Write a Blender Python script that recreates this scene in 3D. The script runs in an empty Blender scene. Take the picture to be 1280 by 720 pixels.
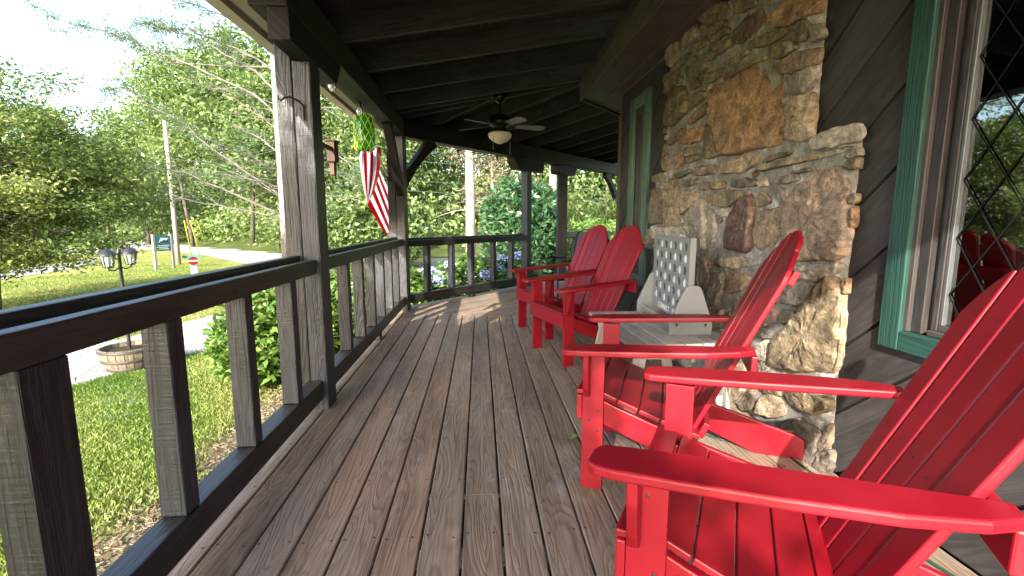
import bpy, math, random
import numpy as np
from mathutils import Vector, Matrix, noise
R = math.radians
rng = random.Random(7)
nr = np.random.default_rng(11)
sc = bpy.context.scene
COL = sc.collection

# ------------------------------------------------------------------ camera
F = 595.0; VPX, VPY = 600.0, 276.0; H = 1.17
PITCH = math.atan((360 - VPY) / F)
def _lvl(px, py):
    r, u, w = (px - 640) / F, -(py - 360) / F, 1.0
    return (r, w * math.cos(PITCH) + u * math.sin(PITCH), -w * math.sin(PITCH) + u * math.cos(PITCH))
_v = _lvl(VPX, VPY); YAW = math.atan2(_v[0], _v[1])
def ray(px, py):
    x, y, z = _lvl(px, py); c, s = math.cos(YAW), math.sin(YAW)
    return Vector((x * c - y * s, x * s + y * c, z))
CAM = Vector((0, 0, H))
def at_z(px, py, z=0.0):
    r = ray(px, py); return CAM + r * ((z - H) / r.z)
def at_x(px, py, x):
    r = ray(px, py); return CAM + r * (x / r.x)
def at_y(px, py, y):
    r = ray(px, py); return CAM + r * (y / r.y)
cam = bpy.data.cameras.new('camera'); co = bpy.data.objects.new('camera', cam); COL.objects.link(co)
cam.sensor_width = 36; cam.lens = 36 * F / 1280; cam.clip_start = 0.02; cam.clip_end = 2000
co.location = CAM; co.rotation_euler = (R(90) - PITCH, 0, YAW)
sc.camera = co

# ------------------------------------------------------------------ materials
def newmat(name):
    m = bpy.data.materials.new(name); m.use_nodes = True
    nt = m.node_tree
    b = nt.nodes['Principled BSDF']
    return m, nt, b
def N(nt, typ, **kw):
    n = nt.nodes.new(typ)
    for k, v in kw.items():
        if k.startswith('i_'): n.inputs[k[2:].replace('_', ' ')].default_value = v
        else: setattr(n, k, v)
    return n
def L(nt, a, b): nt.links.new(a, b)
def ramp(nt, fac, stops, interp='LINEAR'):
    n = nt.nodes.new('ShaderNodeValToRGB'); n.color_ramp.interpolation = interp
    e = n.color_ramp.elements
    while len(e) < len(stops): e.new(0.5)
    for el, (p, c) in zip(e, stops):
        el.position = p; el.color = (*c, 1) if len(c) == 3 else c
    L(nt, fac, n.inputs[0]); return n.outputs[0]
def g(v): return (v, v, v)
def mth(nt, op, a, b=None, c=None):
    n = nt.nodes.new('ShaderNodeMath'); n.operation = op
    for i, x in enumerate((a, b, c)):
        if x is None: continue
        if isinstance(x, (int, float)): n.inputs[i].default_value = x
        else: L(nt, x, n.inputs[i])
    return n.outputs[0]
def mixc(nt, fac, a, b, typ='MIX'):
    n = nt.nodes.new('ShaderNodeMix'); n.data_type = 'RGBA'; n.blend_type = typ
    for i, x in ((0, fac), (6, a), (7, b)):
        if isinstance(x, (int, float)): n.inputs[i].default_value = x
        elif isinstance(x, tuple): n.inputs[i].default_value = (*x, 1) if len(x) == 3 else x
        else: L(nt, x, n.inputs[i])
    return n.outputs[2]
def texco(nt, kind='Object', scale=(1, 1, 1), loc=(0, 0, 0), rot=(0, 0, 0)):
    t = nt.nodes.new('ShaderNodeTexCoord'); m = nt.nodes.new('ShaderNodeMapping')
    L(nt, t.outputs[kind], m.inputs[0])
    m.inputs['Scale'].default_value = scale; m.inputs['Location'].default_value = loc; m.inputs['Rotation'].default_value = rot
    return m.outputs[0]
def noi(nt, vec, scale=5.0, detail=4.0, rough=0.55, dist=0.0):
    n = nt.nodes.new('ShaderNodeTexNoise'); n.inputs['Scale'].default_value = scale
    n.inputs['Detail'].default_value = detail; n.inputs['Roughness'].default_value = rough
    n.inputs['Distortion'].default_value = dist
    L(nt, vec, n.inputs['Vector']); return n.outputs[0]
def bump(nt, b, h, strength=0.3, dist=0.01):
    n = nt.nodes.new('ShaderNodeBump'); n.inputs['Strength'].default_value = strength
    n.inputs['Distance'].default_value = dist
    L(nt, h, n.inputs['Height']); L(nt, n.outputs[0], b.inputs['Normal']); return n
def attr(nt, name):
    n = nt.nodes.new('ShaderNodeAttribute'); n.attribute_name = name; return n

def wood(name, dark, light, rough=0.6, spec=0.4, gs=38.0, bstr=0.5, bd=0.004, wear=None, saw=0.0):
    """grain runs along u of the UV map (metres)"""
    m, nt, b = newmat(name)
    uv = texco(nt, 'UV', (1.6, gs, 1)); g1 = noi(nt, uv, 1.0, 5, .6, .6)
    uv2 = texco(nt, 'UV', (.8, 9, 1)); g2 = noi(nt, uv2, 1.0, 3, .55, 1.2)
    ring = mth(nt, 'SINE', mth(nt, 'MULTIPLY', g2, 55.0))
    s = mth(nt, 'ADD', mth(nt, 'MULTIPLY', g1, .75), mth(nt, 'MULTIPLY', ring, .10))
    big = noi(nt, texco(nt, 'Object', (1, 1, 1)), 2.3, 3, .6)
    s = mth(nt, 'ADD', s, mth(nt, 'MULTIPLY', mth(nt, 'SUBTRACT', big, .5), .7))
    s = mth(nt, 'ADD', s, mth(nt, 'MULTIPLY', mth(nt, 'SUBTRACT', attr(nt, 'rnd').outputs['Fac'], .5), .35))
    c = ramp(nt, s, [(.15, dark), (.62, light)])
    if wear:
        w = noi(nt, texco(nt, 'UV', (3, 60, 1)), 1.0, 4, .7)
        c = mixc(nt, ramp(nt, w, [(.62, g(0)), (.74, g(.8))]), c, wear)
    L(nt, c, b.inputs['Base Color'])
    hh = mth(nt, 'ADD', g1, mth(nt, 'MULTIPLY', ring, .12))
    if saw:
        sw = noi(nt, texco(nt, 'UV', (110, 5, 1), rot=(0, 0, .12)), 1.0, 3, .6)
        hh = mth(nt, 'ADD', hh, mth(nt, 'MULTIPLY', sw, saw))
    bump(nt, b, hh, bstr, bd)
    b.inputs['Roughness'].default_value = rough
    b.inputs['Specular IOR Level'].default_value = spec
    return m
def plain(name, col, rough=.5, spec=.5, var=.12, nscale=14, bstr=.05, metal=0.0, coat=0.0):
    m, nt, b = newmat(name)
    n = noi(nt, texco(nt, 'Object'), nscale, 5, .6)
    lo = tuple(x * (1 - var * 2) for x in col); hi = tuple(min(1, x * (1 + var * 2)) for x in col)
    L(nt, ramp(nt, n, [(.25, lo), (.75, hi)]), b.inputs['Base Color'])
    L(nt, ramp(nt, n, [(.3, g(max(0, rough - .06))), (.7, g(min(1, rough + .08)))]), b.inputs['Roughness'])
    b.inputs['Specular IOR Level'].default_value = spec; b.inputs['Metallic'].default_value = metal
    b.inputs['Coat Weight'].default_value = coat; b.inputs['Coat Roughness'].default_value = .15
    if bstr: bump(nt, b, noi(nt, texco(nt, 'Object'), nscale * 6, 3, .6), bstr, .002)
    return m
def leafm(name, cols, trans=.35, rough=.45):
    m, nt, b = newmat(name)
    a = attr(nt, 'rnd').outputs['Fac']
    k = len(cols)
    c = ramp(nt, a, [(i / (k - 1), cc) for i, cc in enumerate(cols)])
    L(nt, c, b.inputs['Base Color']); b.inputs['Roughness'].default_value = rough
    b.inputs['Specular IOR Level'].default_value = .35
    t = nt.nodes.new('ShaderNodeBsdfTranslucent')
    L(nt, mixc(nt, .5, c, (.22, .30, .03), 'MIX'), t.inputs[0])
    mx = nt.nodes.new('ShaderNodeMixShader'); mx.inputs[0].default_value = trans
    L(nt, b.outputs[0], mx.inputs[1]); L(nt, t.outputs[0], mx.inputs[2])
    L(nt, mx.outputs[0], nt.nodes['Material Output'].inputs[0])
    return m

M = {}
M['post'] = wood('painted_timber', (.006, .0065, .009), (.031, .034, .044), .45, .5, 30, 1.0, .006, saw=.3)
M['rail'] = wood('painted_rail', (.008, .007, .007), (.028, .025, .025), .40, .5, 34, .6, .004)
M['beam'] = wood('beam_stain', (.008, .0068, .0062), (.028, .023, .020), .6, .3, 30, .5, .004)
M['rafter'] = wood('rafter_stain', (.014, .012, .011), (.046, .039, .035), .65, .3, 30, .4, .003)
M['soffit'] = wood('soffit_stain', (.058, .046, .038), (.10, .080, .068), .65, .3, 20, .2, .002)
M['fascia'] = wood('fascia_stain', (.05, .040, .031), (.11, .09, .07), .6, .3, 30, .3, .003)
M['siding'] = wood('dark_siding', (.024, .0225, .0235), (.050, .047, .049), .6, .3, 22, .5, .004)
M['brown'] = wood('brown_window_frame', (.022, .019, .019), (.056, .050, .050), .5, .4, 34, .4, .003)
M['green'] = wood('green_casing', (.005, .026, .021), (.015, .056, .045), .55, .4, 40, .9, .004)
M['greenold'] = wood('faded_casing', (.05, .085, .07), (.12, .19, .16), .6, .3, 40, .6, .003)
M['grey'] = plain('grey_painted_ply', (.20, .207, .22), .45, .4, .03, 20, .08)
M['tablewood'] = wood('weathered_grey_plank', (.26, .235, .22), (.42, .395, .375), .7, .3, 30, .4, .002)
M['black'] = plain('black_metal', (.012, .012, .013), .4, .5, .1, 20, .05)
M['bronze'] = plain('dark_bronze', (.018, .013, .010), .35, .5, .1, 20, .03, .6)
M['chrome'] = plain('bright_metal', (.13, .135, .145), .45, .5, .03, 10, 0, .6)
M['lead'] = plain('lead_strip', (.006, .006, .006), .85, .08, .1, 20, 0)
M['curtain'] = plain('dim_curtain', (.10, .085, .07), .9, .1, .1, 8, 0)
M['white'] = plain('white_paint', (.75, .75, .73), .5, .4, .02, 10, .03)
M['offwhite'] = plain('frosted_shade', (.72, .66, .52), .35, .5, .03, 10, .0)
M['tan'] = plain('tan_gutter', (.58, .50, .41), .5, .4, .04, 6, .05)
M['taupe'] = plain('taupe_soffit', (.36, .31, .26), .6, .3, .06, 6, .1)
M['hole'] = plain('navy_disc', (.035, .037, .05), .5, .4, .05, 10, 0)
M['cord'] = plain('green_cord', (.02, .045, .03), .5, .4, .1, 20, 0)
M['birdwood'] = wood('reddish_box', (.04, .024, .017), (.11, .066, .048), .7, .3, 30, .5, .003)
M['barrel'] = wood('barrel_stave', (.085, .066, .045), (.20, .165, .12), .75, .2, 24, .6, .004)
M['iron'] = plain('barrel_hoop', (.05, .045, .042), .6, .4, .15, 20, .2, .5)
M['soil'] = plain('soil', (.035, .024, .016), .95, .1, .3, 30, .8)
M['polewood'] = wood('pole_timber', (.14, .125, .11), (.32, .29, .26), .85, .2, 20, .5, .01)
M['bark'] = wood('bark', (.05, .042, .035), (.17, .145, .12), .9, .15, 14, 1.0, .02)
M['palebark'] = wood('pale_bark', (.17, .145, .12), (.44, .39, .33), .9, .15, 14, 1.0, .02)
M['deadwood'] = wood('bare_branch', (.07, .062, .055), (.22, .20, .185), .85, .2, 14, .5, .01)
M['brownneedle'] = leafm('brown_needles', [(.16, .11, .06), (.30, .22, .12), (.42, .32, .2)], .2, .7)
M['yellow'] = plain('yellow_guard', (.75, .60, .04), .5, .4, .03, 10, 0)
M['signred'] = plain('sign_red', (.55, .03, .035), .4, .4, .03, 10, 0)
M['signgreen'] = plain('sign_green', (.02, .16, .15), .5, .4, .05, 10, 0)
M['signblue'] = plain('sign_blue', (.04, .17, .28), .5, .4, .05, 10, 0)
def cloth(name, col):
    m, nt, b = newmat(name); b.inputs['Base Color'].default_value = (*col, 1); b.inputs['Roughness'].default_value = .8; b.inputs['Specular IOR Level'].default_value = .2
    bump(nt, b, noi(nt, texco(nt, 'Object'), 160, 2, .5), .15, .001)
    t = nt.nodes.new('ShaderNodeBsdfTranslucent'); t.inputs[0].default_value = (*col, 1)
    mx = nt.nodes.new('ShaderNodeMixShader'); mx.inputs[0].default_value = .5
    L(nt, b.outputs[0], mx.inputs[1]); L(nt, t.outputs[0], mx.inputs[2]); L(nt, mx.outputs[0], nt.nodes['Material Output'].inputs[0]); return m
M['navy'] = cloth('flag_blue', (.10, .16, .36))
M['flagred'] = cloth('flag_red', (.55, .03, .06))
M['flagwhite'] = cloth('flag_white', (.85, .85, .88))

def red_paint():
    m, nt, b = newmat('red_paint')
    n = noi(nt, texco(nt, 'Object'), 5, 4, .6)
    f = noi(nt, texco(nt, 'UV', (5, 160, 1)), 1.0, 4, .7)
    c = ramp(nt, n, [(.3, (.172, .0030, .0098)), (.7, (.225, .0046, .0140))])
    dirt = noi(nt, texco(nt, 'Object'), 60, 3, .7)
    c = mixc(nt, ramp(nt, dirt, [(.70, g(0)), (.80, g(.35))]), c, (.32, .10, .09))
    c = mixc(nt, 1.0, c, ramp(nt, attr(nt, 'rnd').outputs['Fac'], [(0, g(.86)), (1, g(1.12))]), 'MULTIPLY')
    L(nt, c, b.inputs['Base Color'])
    L(nt, ramp(nt, n, [(.3, g(.34)), (.7, g(.48))]), b.inputs['Roughness'])
    b.inputs['Specular IOR Level'].default_value = .36
    bump(nt, b, f, .12, .002)
    return m
M['red'] = red_paint()

def deck_mat():
    m, nt, b = newmat('weathered_deck')
    rnd = attr(nt, 'rnd').outputs['Fac']
    t = nt.nodes.new('ShaderNodeTexCoord'); sep = N(nt, 'ShaderNodeSeparateXYZ'); L(nt, t.outputs['UV'], sep.inputs[0])
    def vec(su, sv, k):
        c = N(nt, 'ShaderNodeCombineXYZ')
        L(nt, mth(nt, 'MULTIPLY', sep.outputs[0], su), c.inputs[0])
        L(nt, mth(nt, 'MULTIPLY', sep.outputs[1], sv), c.inputs[1])
        L(nt, mth(nt, 'MULTIPLY', rnd, k), c.inputs[2]); return c.outputs[0]
    n1 = noi(nt, vec(.9, 7.0, 70), 1.0, 2.0, .45, .5)
    rv = mth(nt, 'FRACT', mth(nt, 'MULTIPLY', n1, 17.0))
    ring = ramp(nt, rv, [(.0, g(.15)), (.10, g(.0)), (.45, g(.75)), (.85, g(1)), (1, g(.2))])
    n2 = noi(nt, vec(2.5, 95, 40), 1.0, 4, .7)
    n3 = noi(nt, vec(12, 260, 90), 1.0, 3, .7)
    n4 = noi(nt, vec(.7, 5, 30), 1.0, 4, .6)
    s = mth(nt, 'ADD', mth(nt, 'MULTIPLY', ring, .10), mth(nt, 'MULTIPLY', n2, .56))
    s = mth(nt, 'ADD', s, mth(nt, 'MULTIPLY', n3, .22))
    s = mth(nt, 'ADD', s, mth(nt, 'MULTIPLY', mth(nt, 'SUBTRACT', n4, .5), .55))
    c = ramp(nt, s, [(.18, (.058, .041, .031)), (.42, (.208, .160, .122)), (.78, (.42, .355, .29))])
    # board-to-board hue: grey boards and reddish boards
    c = mixc(nt, 1.0, c, ramp(nt, mth(nt, 'FRACT', mth(nt, 'MULTIPLY', rnd, 7.31)),
             [(0, (.78, .80, .82)), (.3, (1.0, .98, .96)), (.55, (1.14, 1.0, .90)), (.8, (1.05, 1.04, 1.03)), (1, (.86, .83, .82))]), 'MULTIPLY')
    wv = noi(nt, texco(nt, 'Object', (1, .55, 1)), 2.2, 3, .6)
    c = mixc(nt, 1.0, c, ramp(nt, wv, [(.3, (.80, .80, .84)), (.5, (1, 1, 1)), (.7, (1.18, 1.08, .98))]), 'MULTIPLY')
    bl = noi(nt, texco(nt, 'Object', (3, 1.4, 1), (3, 5, 0)), 1.6, 4, .65)
    c = mixc(nt, ramp(nt, bl, [(.60, g(0)), (.74, g(.55))]), c, (.34, .33, .34))
    L(nt, c, b.inputs['Base Color'])
    L(nt, ramp(nt, s, [(.2, g(.62)), (.8, g(.48))]), b.inputs['Roughness'])
    b.inputs['Specular IOR Level'].default_value = .42
    bump(nt, b, mth(nt, 'ADD', mth(nt, 'MULTIPLY', ring, .6), mth(nt, 'MULTIPLY', n2, 1.0)), .55, .004)
    return m
M['deck'] = deck_mat()

def ceil_mat():
    m, nt, b = newmat('ceiling_planks')
    uv = texco(nt, 'UV', (1, 1, 1)); n = noi(nt, texco(nt, 'UV', (1.5, 20, 1)), 1, 4, .6)
    rn = attr(nt, 'rnd').outputs['Fac']
    c = ramp(nt, mth(nt, 'ADD', mth(nt, 'MULTIPLY', n, .6), mth(nt, 'MULTIPLY', rn, .4)), [(.2, (.014, .009, .008)), (.8, (.055, .037, .031))])
    L(nt, c, b.inputs['Base Color']); b.inputs['Roughness'].default_value = .7
    return m
M['ceil'] = ceil_mat()

def stone_mat():
    m, nt, b = newmat('field_stone')
    a = nt.nodes.new('ShaderNodeAttribute'); a.attribute_name = 'scol'
    o = texco(nt, 'Object'); ow = texco(nt, 'Object', (1, 1, 3.5), rot=(.35, 0, 0))
    n1 = noi(nt, o, 9, 6, .65, .8); n2 = noi(nt, o, 45, 5, .7); n3 = noi(nt, ow, 14, 5, .6, 1.5)
    c = mixc(nt, 1.0, a.outputs['Color'], ramp(nt, n1, [(.30, (.38, .36, .34)), (.5, (1, .98, .95)), (.68, (1.75, 1.65, 1.48))]), 'MULTIPLY')
    c = mixc(nt, .8, c, ramp(nt, n2, [(.32, (.42, .41, .40)), (.5, (1.0, .98, .95)), (.66, (1.45, 1.40, 1.32))]), 'MULTIPLY')
    c = mixc(nt, ramp(nt, n3, [(.56, g(0)), (.68, g(.55))]), c, (.085, .06, .045))
    li = noi(nt, texco(nt, 'Object', (1, 1, .45)), 16, 5, .7, .6)
    c = mixc(nt, ramp(nt, li, [(.60, g(0)), (.70, g(.55))]), c, (.50, .47, .42))
    L(nt, c, b.inputs['Base Color']); b.inputs['Roughness'].default_value = .72
    b.inputs['Specular IOR Level'].default_value = .35
    h = mth(nt, 'ADD', mth(nt, 'MULTIPLY', n1, 1.0), mth(nt, 'ADD', mth(nt, 'MULTIPLY', n2, .5), mth(nt, 'MULTIPLY', n3, .6)))
    bump(nt, b, h, .9, .014)
    return m
M['stone'] = stone_mat()
def mortar_mat():
    m, nt, b = newmat('mortar')
    o = texco(nt, 'Object'); n1 = noi(nt, o, 12, 5, .65); n2 = noi(nt, o, 90, 4, .7)
    c = ramp(nt, n1, [(.3, (.12, .112, .102)), (.55, (.26, .25, .23)), (.70, (.52, .50, .47))])
    c = mixc(nt, .6, c, ramp(nt, n2, [(.3, g(.6)), (.7, g(1.2))]), 'MULTIPLY')
    L(nt, c, b.inputs['Base Color']); b.inputs['Roughness'].default_value = .9
    bump(nt, b, mth(nt, 'ADD', n1, mth(nt, 'MULTIPLY', n2, .5)), .9, .014)
    return m
M['mortar'] = mortar_mat()

def ground_mat():
    m, nt, b = newmat('lawn_soil')
    o = texco(nt, 'Object'); n1 = noi(nt, o, .5, 5, .6); n2 = noi(nt, o, 7, 5, .65); n3 = noi(nt, o, 60, 3, .7)
    c = ramp(nt, mth(nt, 'ADD', mth(nt, 'MULTIPLY', n1, .6), mth(nt, 'MULTIPLY', n2, .4)),
             [(.34, (.085, .125, .022)), (.48, (.18, .20, .045)), (.60, (.30, .27, .09)), (.70, (.36, .30, .14))])
    c = mixc(nt, .8, c, ramp(nt, n3, [(.3, g(.55)), (.7, g(1.3))]), 'MULTIPLY')
    # bare drip line of gravel and dead leaves beside the deck
    t = nt.nodes.new('ShaderNodeTexCoord'); sp = N(nt, 'ShaderNodeSeparateXYZ'); L(nt, t.outputs['Object'], sp.inputs[0])
    edge = mth(nt, 'ADD', sp.outputs[0], mth(nt, 'MULTIPLY', mth(nt, 'SUBTRACT', noi(nt, o, 2.2, 4, .65), .5), 1.3))
    bare = mth(nt, 'MULTIPLY', ramp(nt, mth(nt, 'MULTIPLY_ADD', edge, 1.6, 4.35), [(.2, g(0)), (.75, g(1))]),
               ramp(nt, mth(nt, 'MULTIPLY_ADD', sp.outputs[0], -1.0, 2.0), [(0, g(0)), (.02, g(1))]))
    v = N(nt, 'ShaderNodeTexVoronoi'); v.inputs['Scale'].default_value = 42; L(nt, o, v.inputs['Vector'])
    gr = ramp(nt, v.outputs['Color'], [(0, (.10, .07, .05)), (.4, (.27, .21, .16)), (.7, (.42, .37, .33)), (1, (.20, .10, .055))])
    c = mixc(nt, bare, c, gr)
    L(nt, c, b.inputs['Base Color']); b.inputs['Roughness'].default_value = .95; b.inputs['Specular IOR Level'].default_value = .1
    bump(nt, b, mth(nt, 'ADD', n2, n3), .8, .03)
    return m
M['ground'] = ground_mat()
def gravel_mat(name, lo, hi, sc_=26):
    m, nt, b = newmat(name)
    o = texco(nt, 'Object'); v = N(nt, 'ShaderNodeTexVoronoi'); v.inputs['Scale'].default_value = sc_; L(nt, o, v.inputs['Vector'])
    n = noi(nt, o, 1.5, 5, .65)
    c = ramp(nt, mth(nt, 'ADD', mth(nt, 'MULTIPLY', v.outputs['Distance'], .7), mth(nt, 'MULTIPLY', n, .5)), [(.15, lo), (.7, hi)])
    L(nt, c, b.inputs['Base Color']); b.inputs['Roughness'].default_value = .9
    bump(nt, b, v.outputs['Distance'], .8, .02); return m
M['gravel'] = gravel_mat('white_gravel', (.085, .085, .086), (.27, .268, .268))
M['asphalt'] = gravel_mat('road_asphalt', (.15, .145, .14), (.27, .26, .25), 60)
M['hill'] = plain('forest_floor', (.055, .075, .02), .95, .1, .3, .6, .5)

M['leaf_dogwood'] = leafm('leaf_olive', [(.048, .090, .026), (.12, .18, .050), (.215, .26, .085), (.33, .34, .14)], .3)
M['leaf_wood'] = leafm('leaf_mid', [(.050, .095, .035), (.105, .175, .060), (.175, .245, .090), (.27, .32, .14)], .35)
M['leaf_light'] = leafm('leaf_light', [(.075, .13, .042), (.15, .23, .075), (.235, .31, .12), (.34, .39, .19)], .4)
M['leaf_dark'] = leafm('leaf_laurel', [(.014, .048, .020), (.028, .080, .032), (.05, .115, .045), (.10, .17, .08)], .15, .3)
M['leaf_rhodo'] = leafm('leaf_rhododendron', [(.030, .080, .016), (.07, .15, .028), (.14, .24, .05), (.24, .32, .09)], .25, .3)
M['needle'] = leafm('pine_needle', [(.05, .085, .045), (.085, .13, .06), (.12, .165, .08)], .3, .5)
M['hydflower'] = leafm('hydrangea_blue', [(.16, .24, .55), (.32, .40, .72), (.5, .56, .8)], .2, .6)
M['grassblade'] = leafm('grass_blade', [(.06, .125, .020), (.13, .205, .036), (.235, .275, .075), (.38, .34, .16)], .3, .5)
M['deadgrass'] = leafm('dead_grass', [(.09, .065, .04), (.19, .15, .095), (.32, .27, .19)], .2, .7)

# ------------------------------------------------------------------ mesh builder
class MB:
    def __init__(s): s.v = []; s.f = []; s.uv = []; s.mi = []; s.rnd = []; s.col = []
    def poly(s, pts, uvs=None, mi=0, rnd=.5, col=None):
        i = len(s.v); s.v += [tuple(p) for p in pts]; s.f.append(tuple(range(i, i + len(pts))))
        s.uv += uvs if uvs else [(p[0], p[1]) for p in pts]; s.mi.append(mi); s.rnd.append(rnd); s.col.append(col)
    def faces(s, verts, faces, uvs, mi=0, rnd=.5, col=None):
        i = len(s.v); s.v += [tuple(p) for p in verts]
        for f in faces:
            s.f.append(tuple(i + k for k in f)); s.uv += [uvs[k] for k in f]; s.mi.append(mi); s.rnd.append(rnd); s.col.append(col)
    def obox(s, o, ex, ey, ez, mi=0, rnd=None):
        """box with corner o and edge vectors; the grain follows the longest"""
        o, ex, ey, ez = Vector(o), Vector(ex), Vector(ey), Vector(ez)
        if ex.cross(ey).dot(ez) < 0: o = o + ez; ez = -ez
        if rnd is None: rnd = rng.random()
        L3 = [ex.length, ey.length, ez.length]; k = L3.index(max(L3)); off = (rng.random() * 20, rng.random() * 20)
        P = [o + ex * a + ey * b + ez * c for c in (0, 1) for b in (0, 1) for a in (0, 1)]
        q = [(a * L3[0], b * L3[1], c * L3[2]) for c in (0, 1) for b in (0, 1) for a in (0, 1)]
        fs = [(0, 2, 3, 1), (4, 5, 7, 6), (0, 1, 5, 4), (2, 6, 7, 3), (0, 4, 6, 2), (1, 3, 7, 5)]
        i = len(s.v); s.v += [tuple(p) for p in P]
        for fi, f in enumerate(fs):
            s.f.append(tuple(i + j for j in f))
            ax = [2, 2, 1, 1, 0, 0][fi]
            for j in f:
                if ax == k:
                    w = [q[j][d] for d in range(3) if d != ax]; s.uv.append((off[0] + w[0] * .3, off[1] + w[1]))
                else:
                    o2 = [d for d in range(3) if d != ax and d != k][0]
                    s.uv.append((off[0] + q[j][k], off[1] + q[j][o2] + ax * .37))
            s.mi.append(mi); s.rnd.append(rnd); s.col.append(None)
    def box(s, x0, x1, y0, y1, z0, z1, mi=0, rnd=None):
        s.obox((x0, y0, z0), (x1 - x0, 0, 0), (0, y1 - y0, 0), (0, 0, z1 - z0), mi, rnd)
    def bar(s, p0, p1, w, h, up=(0, 0, 1), mi=0, rnd=None):
        """bar from p0 to p1 (centre line), w sideways, h along up"""
        p0, p1 = Vector(p0), Vector(p1); d = p1 - p0; side = d.cross(Vector(up)).normalized(); u = side.cross(d).normalized()
        s.obox(p0 - side * w / 2 - u * h / 2, d, side * w, u * h, mi, rnd)
    def prism(s, pts, fr, thick, mi=0, rnd=None, grain=0):
        """pts 2-D outline; fr(a,b)->3-D; thick vector"""
        if rnd is None: rnd = rng.random()
        thick = Vector(thick); A = [Vector(fr(a, b)) for a, b in pts]; B = [p + thick for p in A]
        nrm = Vector((0, 0, 0))
        for i in range(len(A)): nrm += A[i].cross(A[(i + 1) % len(A)])
        flip = nrm.dot(thick) < 0; off = (rng.random() * 20, rng.random() * 20)
        U = [(off[0] + (p[0] if grain == 0 else p[1]), off[1] + (p[1] if grain == 0 else p[0])) for p in pts]
        n = len(pts); i0 = len(s.v); s.v += [tuple(p) for p in A] + [tuple(p) for p in B]
        def add(idx, uv):
            if flip: idx = idx[::-1]; uv = uv[::-1]
            s.f.append(tuple(i0 + k for k in idx)); s.uv += uv; s.mi.append(mi); s.rnd.append(rnd); s.col.append(None)
        add(list(range(n))[::-1], U[::-1]); add([n + k for k in range(n)], U)
        for k in range(n):
            j = (k + 1) % n
            add([k, j, n + j, n + k], [U[k], U[j], (U[j][0], U[j][1] + thick.length), (U[k][0], U[k][1] + thick.length)])
    def tube(s, pts, rad, n=8, mi=0, rnd=None, cap=True):
        if rnd is None: rnd = rng.random()
        pts = [Vector(p) for p in pts]; m = len(pts)
        if not hasattr(rad, '__len__'): rad = [rad] * m
        i0 = len(s.v); ref = None; ln = 0; uvr = []
        for i, p in enumerate(pts):
            d = (pts[min(i + 1, m - 1)] - pts[max(i - 1, 0)]).normalized()
            if ref is None: ref = d.orthogonal().normalized()
            ref = (ref - d * ref.dot(d)).normalized(); b = d.cross(ref)
            if i: ln += (p - pts[i - 1]).length
            for k in range(n):
                a = 2 * math.pi * k / n; s.v.append(tuple(p + (ref * math.cos(a) + b * math.sin(a)) * rad[i]))
            uvr.append(ln)
        c = 2 * math.pi * max(rad)
        for i in range(m - 1):
            for k in range(n):
                k2 = (k + 1) % n
                s.f.append((i0 + i * n + k, i0 + i * n + k2, i0 + (i + 1) * n + k2, i0 + (i + 1) * n + k))
                s.uv += [(uvr[i], c * k / n), (uvr[i], c * (k + 1) / n), (uvr[i + 1], c * (k + 1) / n), (uvr[i + 1], c * k / n)]
                s.mi.append(mi); s.rnd.append(rnd); s.col.append(None)
        if cap:
            for base, rev in ((i0, True), (i0 + (m - 1) * n, False)):
                idx = [base + k for k in range(n)]
                if rev: idx = idx[::-1]
                s.f.append(tuple(idx)); s.uv += [(0, 0)] * n; s.mi.append(mi); s.rnd.append(rnd); s.col.append(None)
    def lathe(s, prof, c=(0, 0, 0), n=24, mi=0, rnd=.5):
        c = Vector(c); i0 = len(s.v); m = len(prof)
        for r, z in prof:
            for k in range(n):
                a = 2 * math.pi * k / n; s.v.append((c.x + r * math.cos(a), c.y + r * math.sin(a), c.z + z))
        for i in range(m - 1):
            for k in range(n):
                k2 = (k + 1) % n
                s.f.append((i0 + i * n + k, i0 + i * n + k2, i0 + (i + 1) * n + k2, i0 + (i + 1) * n + k))
                s.uv += [(prof[i][1], k / n), (prof[i][1], (k + 1) / n), (prof[i + 1][1], (k + 1) / n), (prof[i + 1][1], k / n)]
                s.mi.append(mi); s.rnd.append(rnd); s.col.append(None)
    def build(s, name, mats, parent=None, smooth=False, bevel=0.0, seg=2, loc=None):
        me = bpy.data.meshes.new(name); me.from_pydata(s.v, [], s.f)
        u = me.uv_layers.new(name='UVMap'); u.data.foreach_set('uv', np.array(s.uv, dtype=np.float32).ravel())
        a = me.attributes.new('rnd', 'FLOAT', 'FACE'); a.data.foreach_set('value', np.array(s.rnd, dtype=np.float32))
        if any(c is not None for c in s.col):
            a = me.attributes.new('scol', 'FLOAT_COLOR', 'FACE')
            a.data.foreach_set('color', np.array([(*(c or (.3, .3, .3)), 1) for c in s.col], dtype=np.float32).ravel())
        mats = mats if isinstance(mats, (list, tuple)) else [mats]
        for m in mats: me.materials.append(m)
        me.polygons.foreach_set('material_index', np.array(s.mi, dtype=np.int32))
        if smooth: me.polygons.foreach_set('use_smooth', [True] * len(s.f))
        me.update()
        o = bpy.data.objects.new(name, me); COL.objects.link(o)
        if parent: o.parent = parent
        if loc: o.location = loc
        if bevel:
            b = o.modifiers.new('edge', 'BEVEL'); b.width = bevel; b.segments = seg; b.limit_method = 'ANGLE'; b.angle_limit = R(35)
        return o
def thing(name, label, cat, loc=(0, 0, 0), rz=0.0, group=None):
    o = bpy.data.objects.new(name, None); COL.objects.link(o); o.location = loc; o.rotation_euler = (0, 0, rz)
    o.empty_display_size = .1
    return tag(o, label, cat, group)
def tag(o, label, cat, group=None, kind=None):
    o['label'] = label; o['category'] = cat
    if group: o['group'] = group
    if kind: o['kind'] = kind
    return o
def struct(o): o['kind'] = 'structure'; return o
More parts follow.
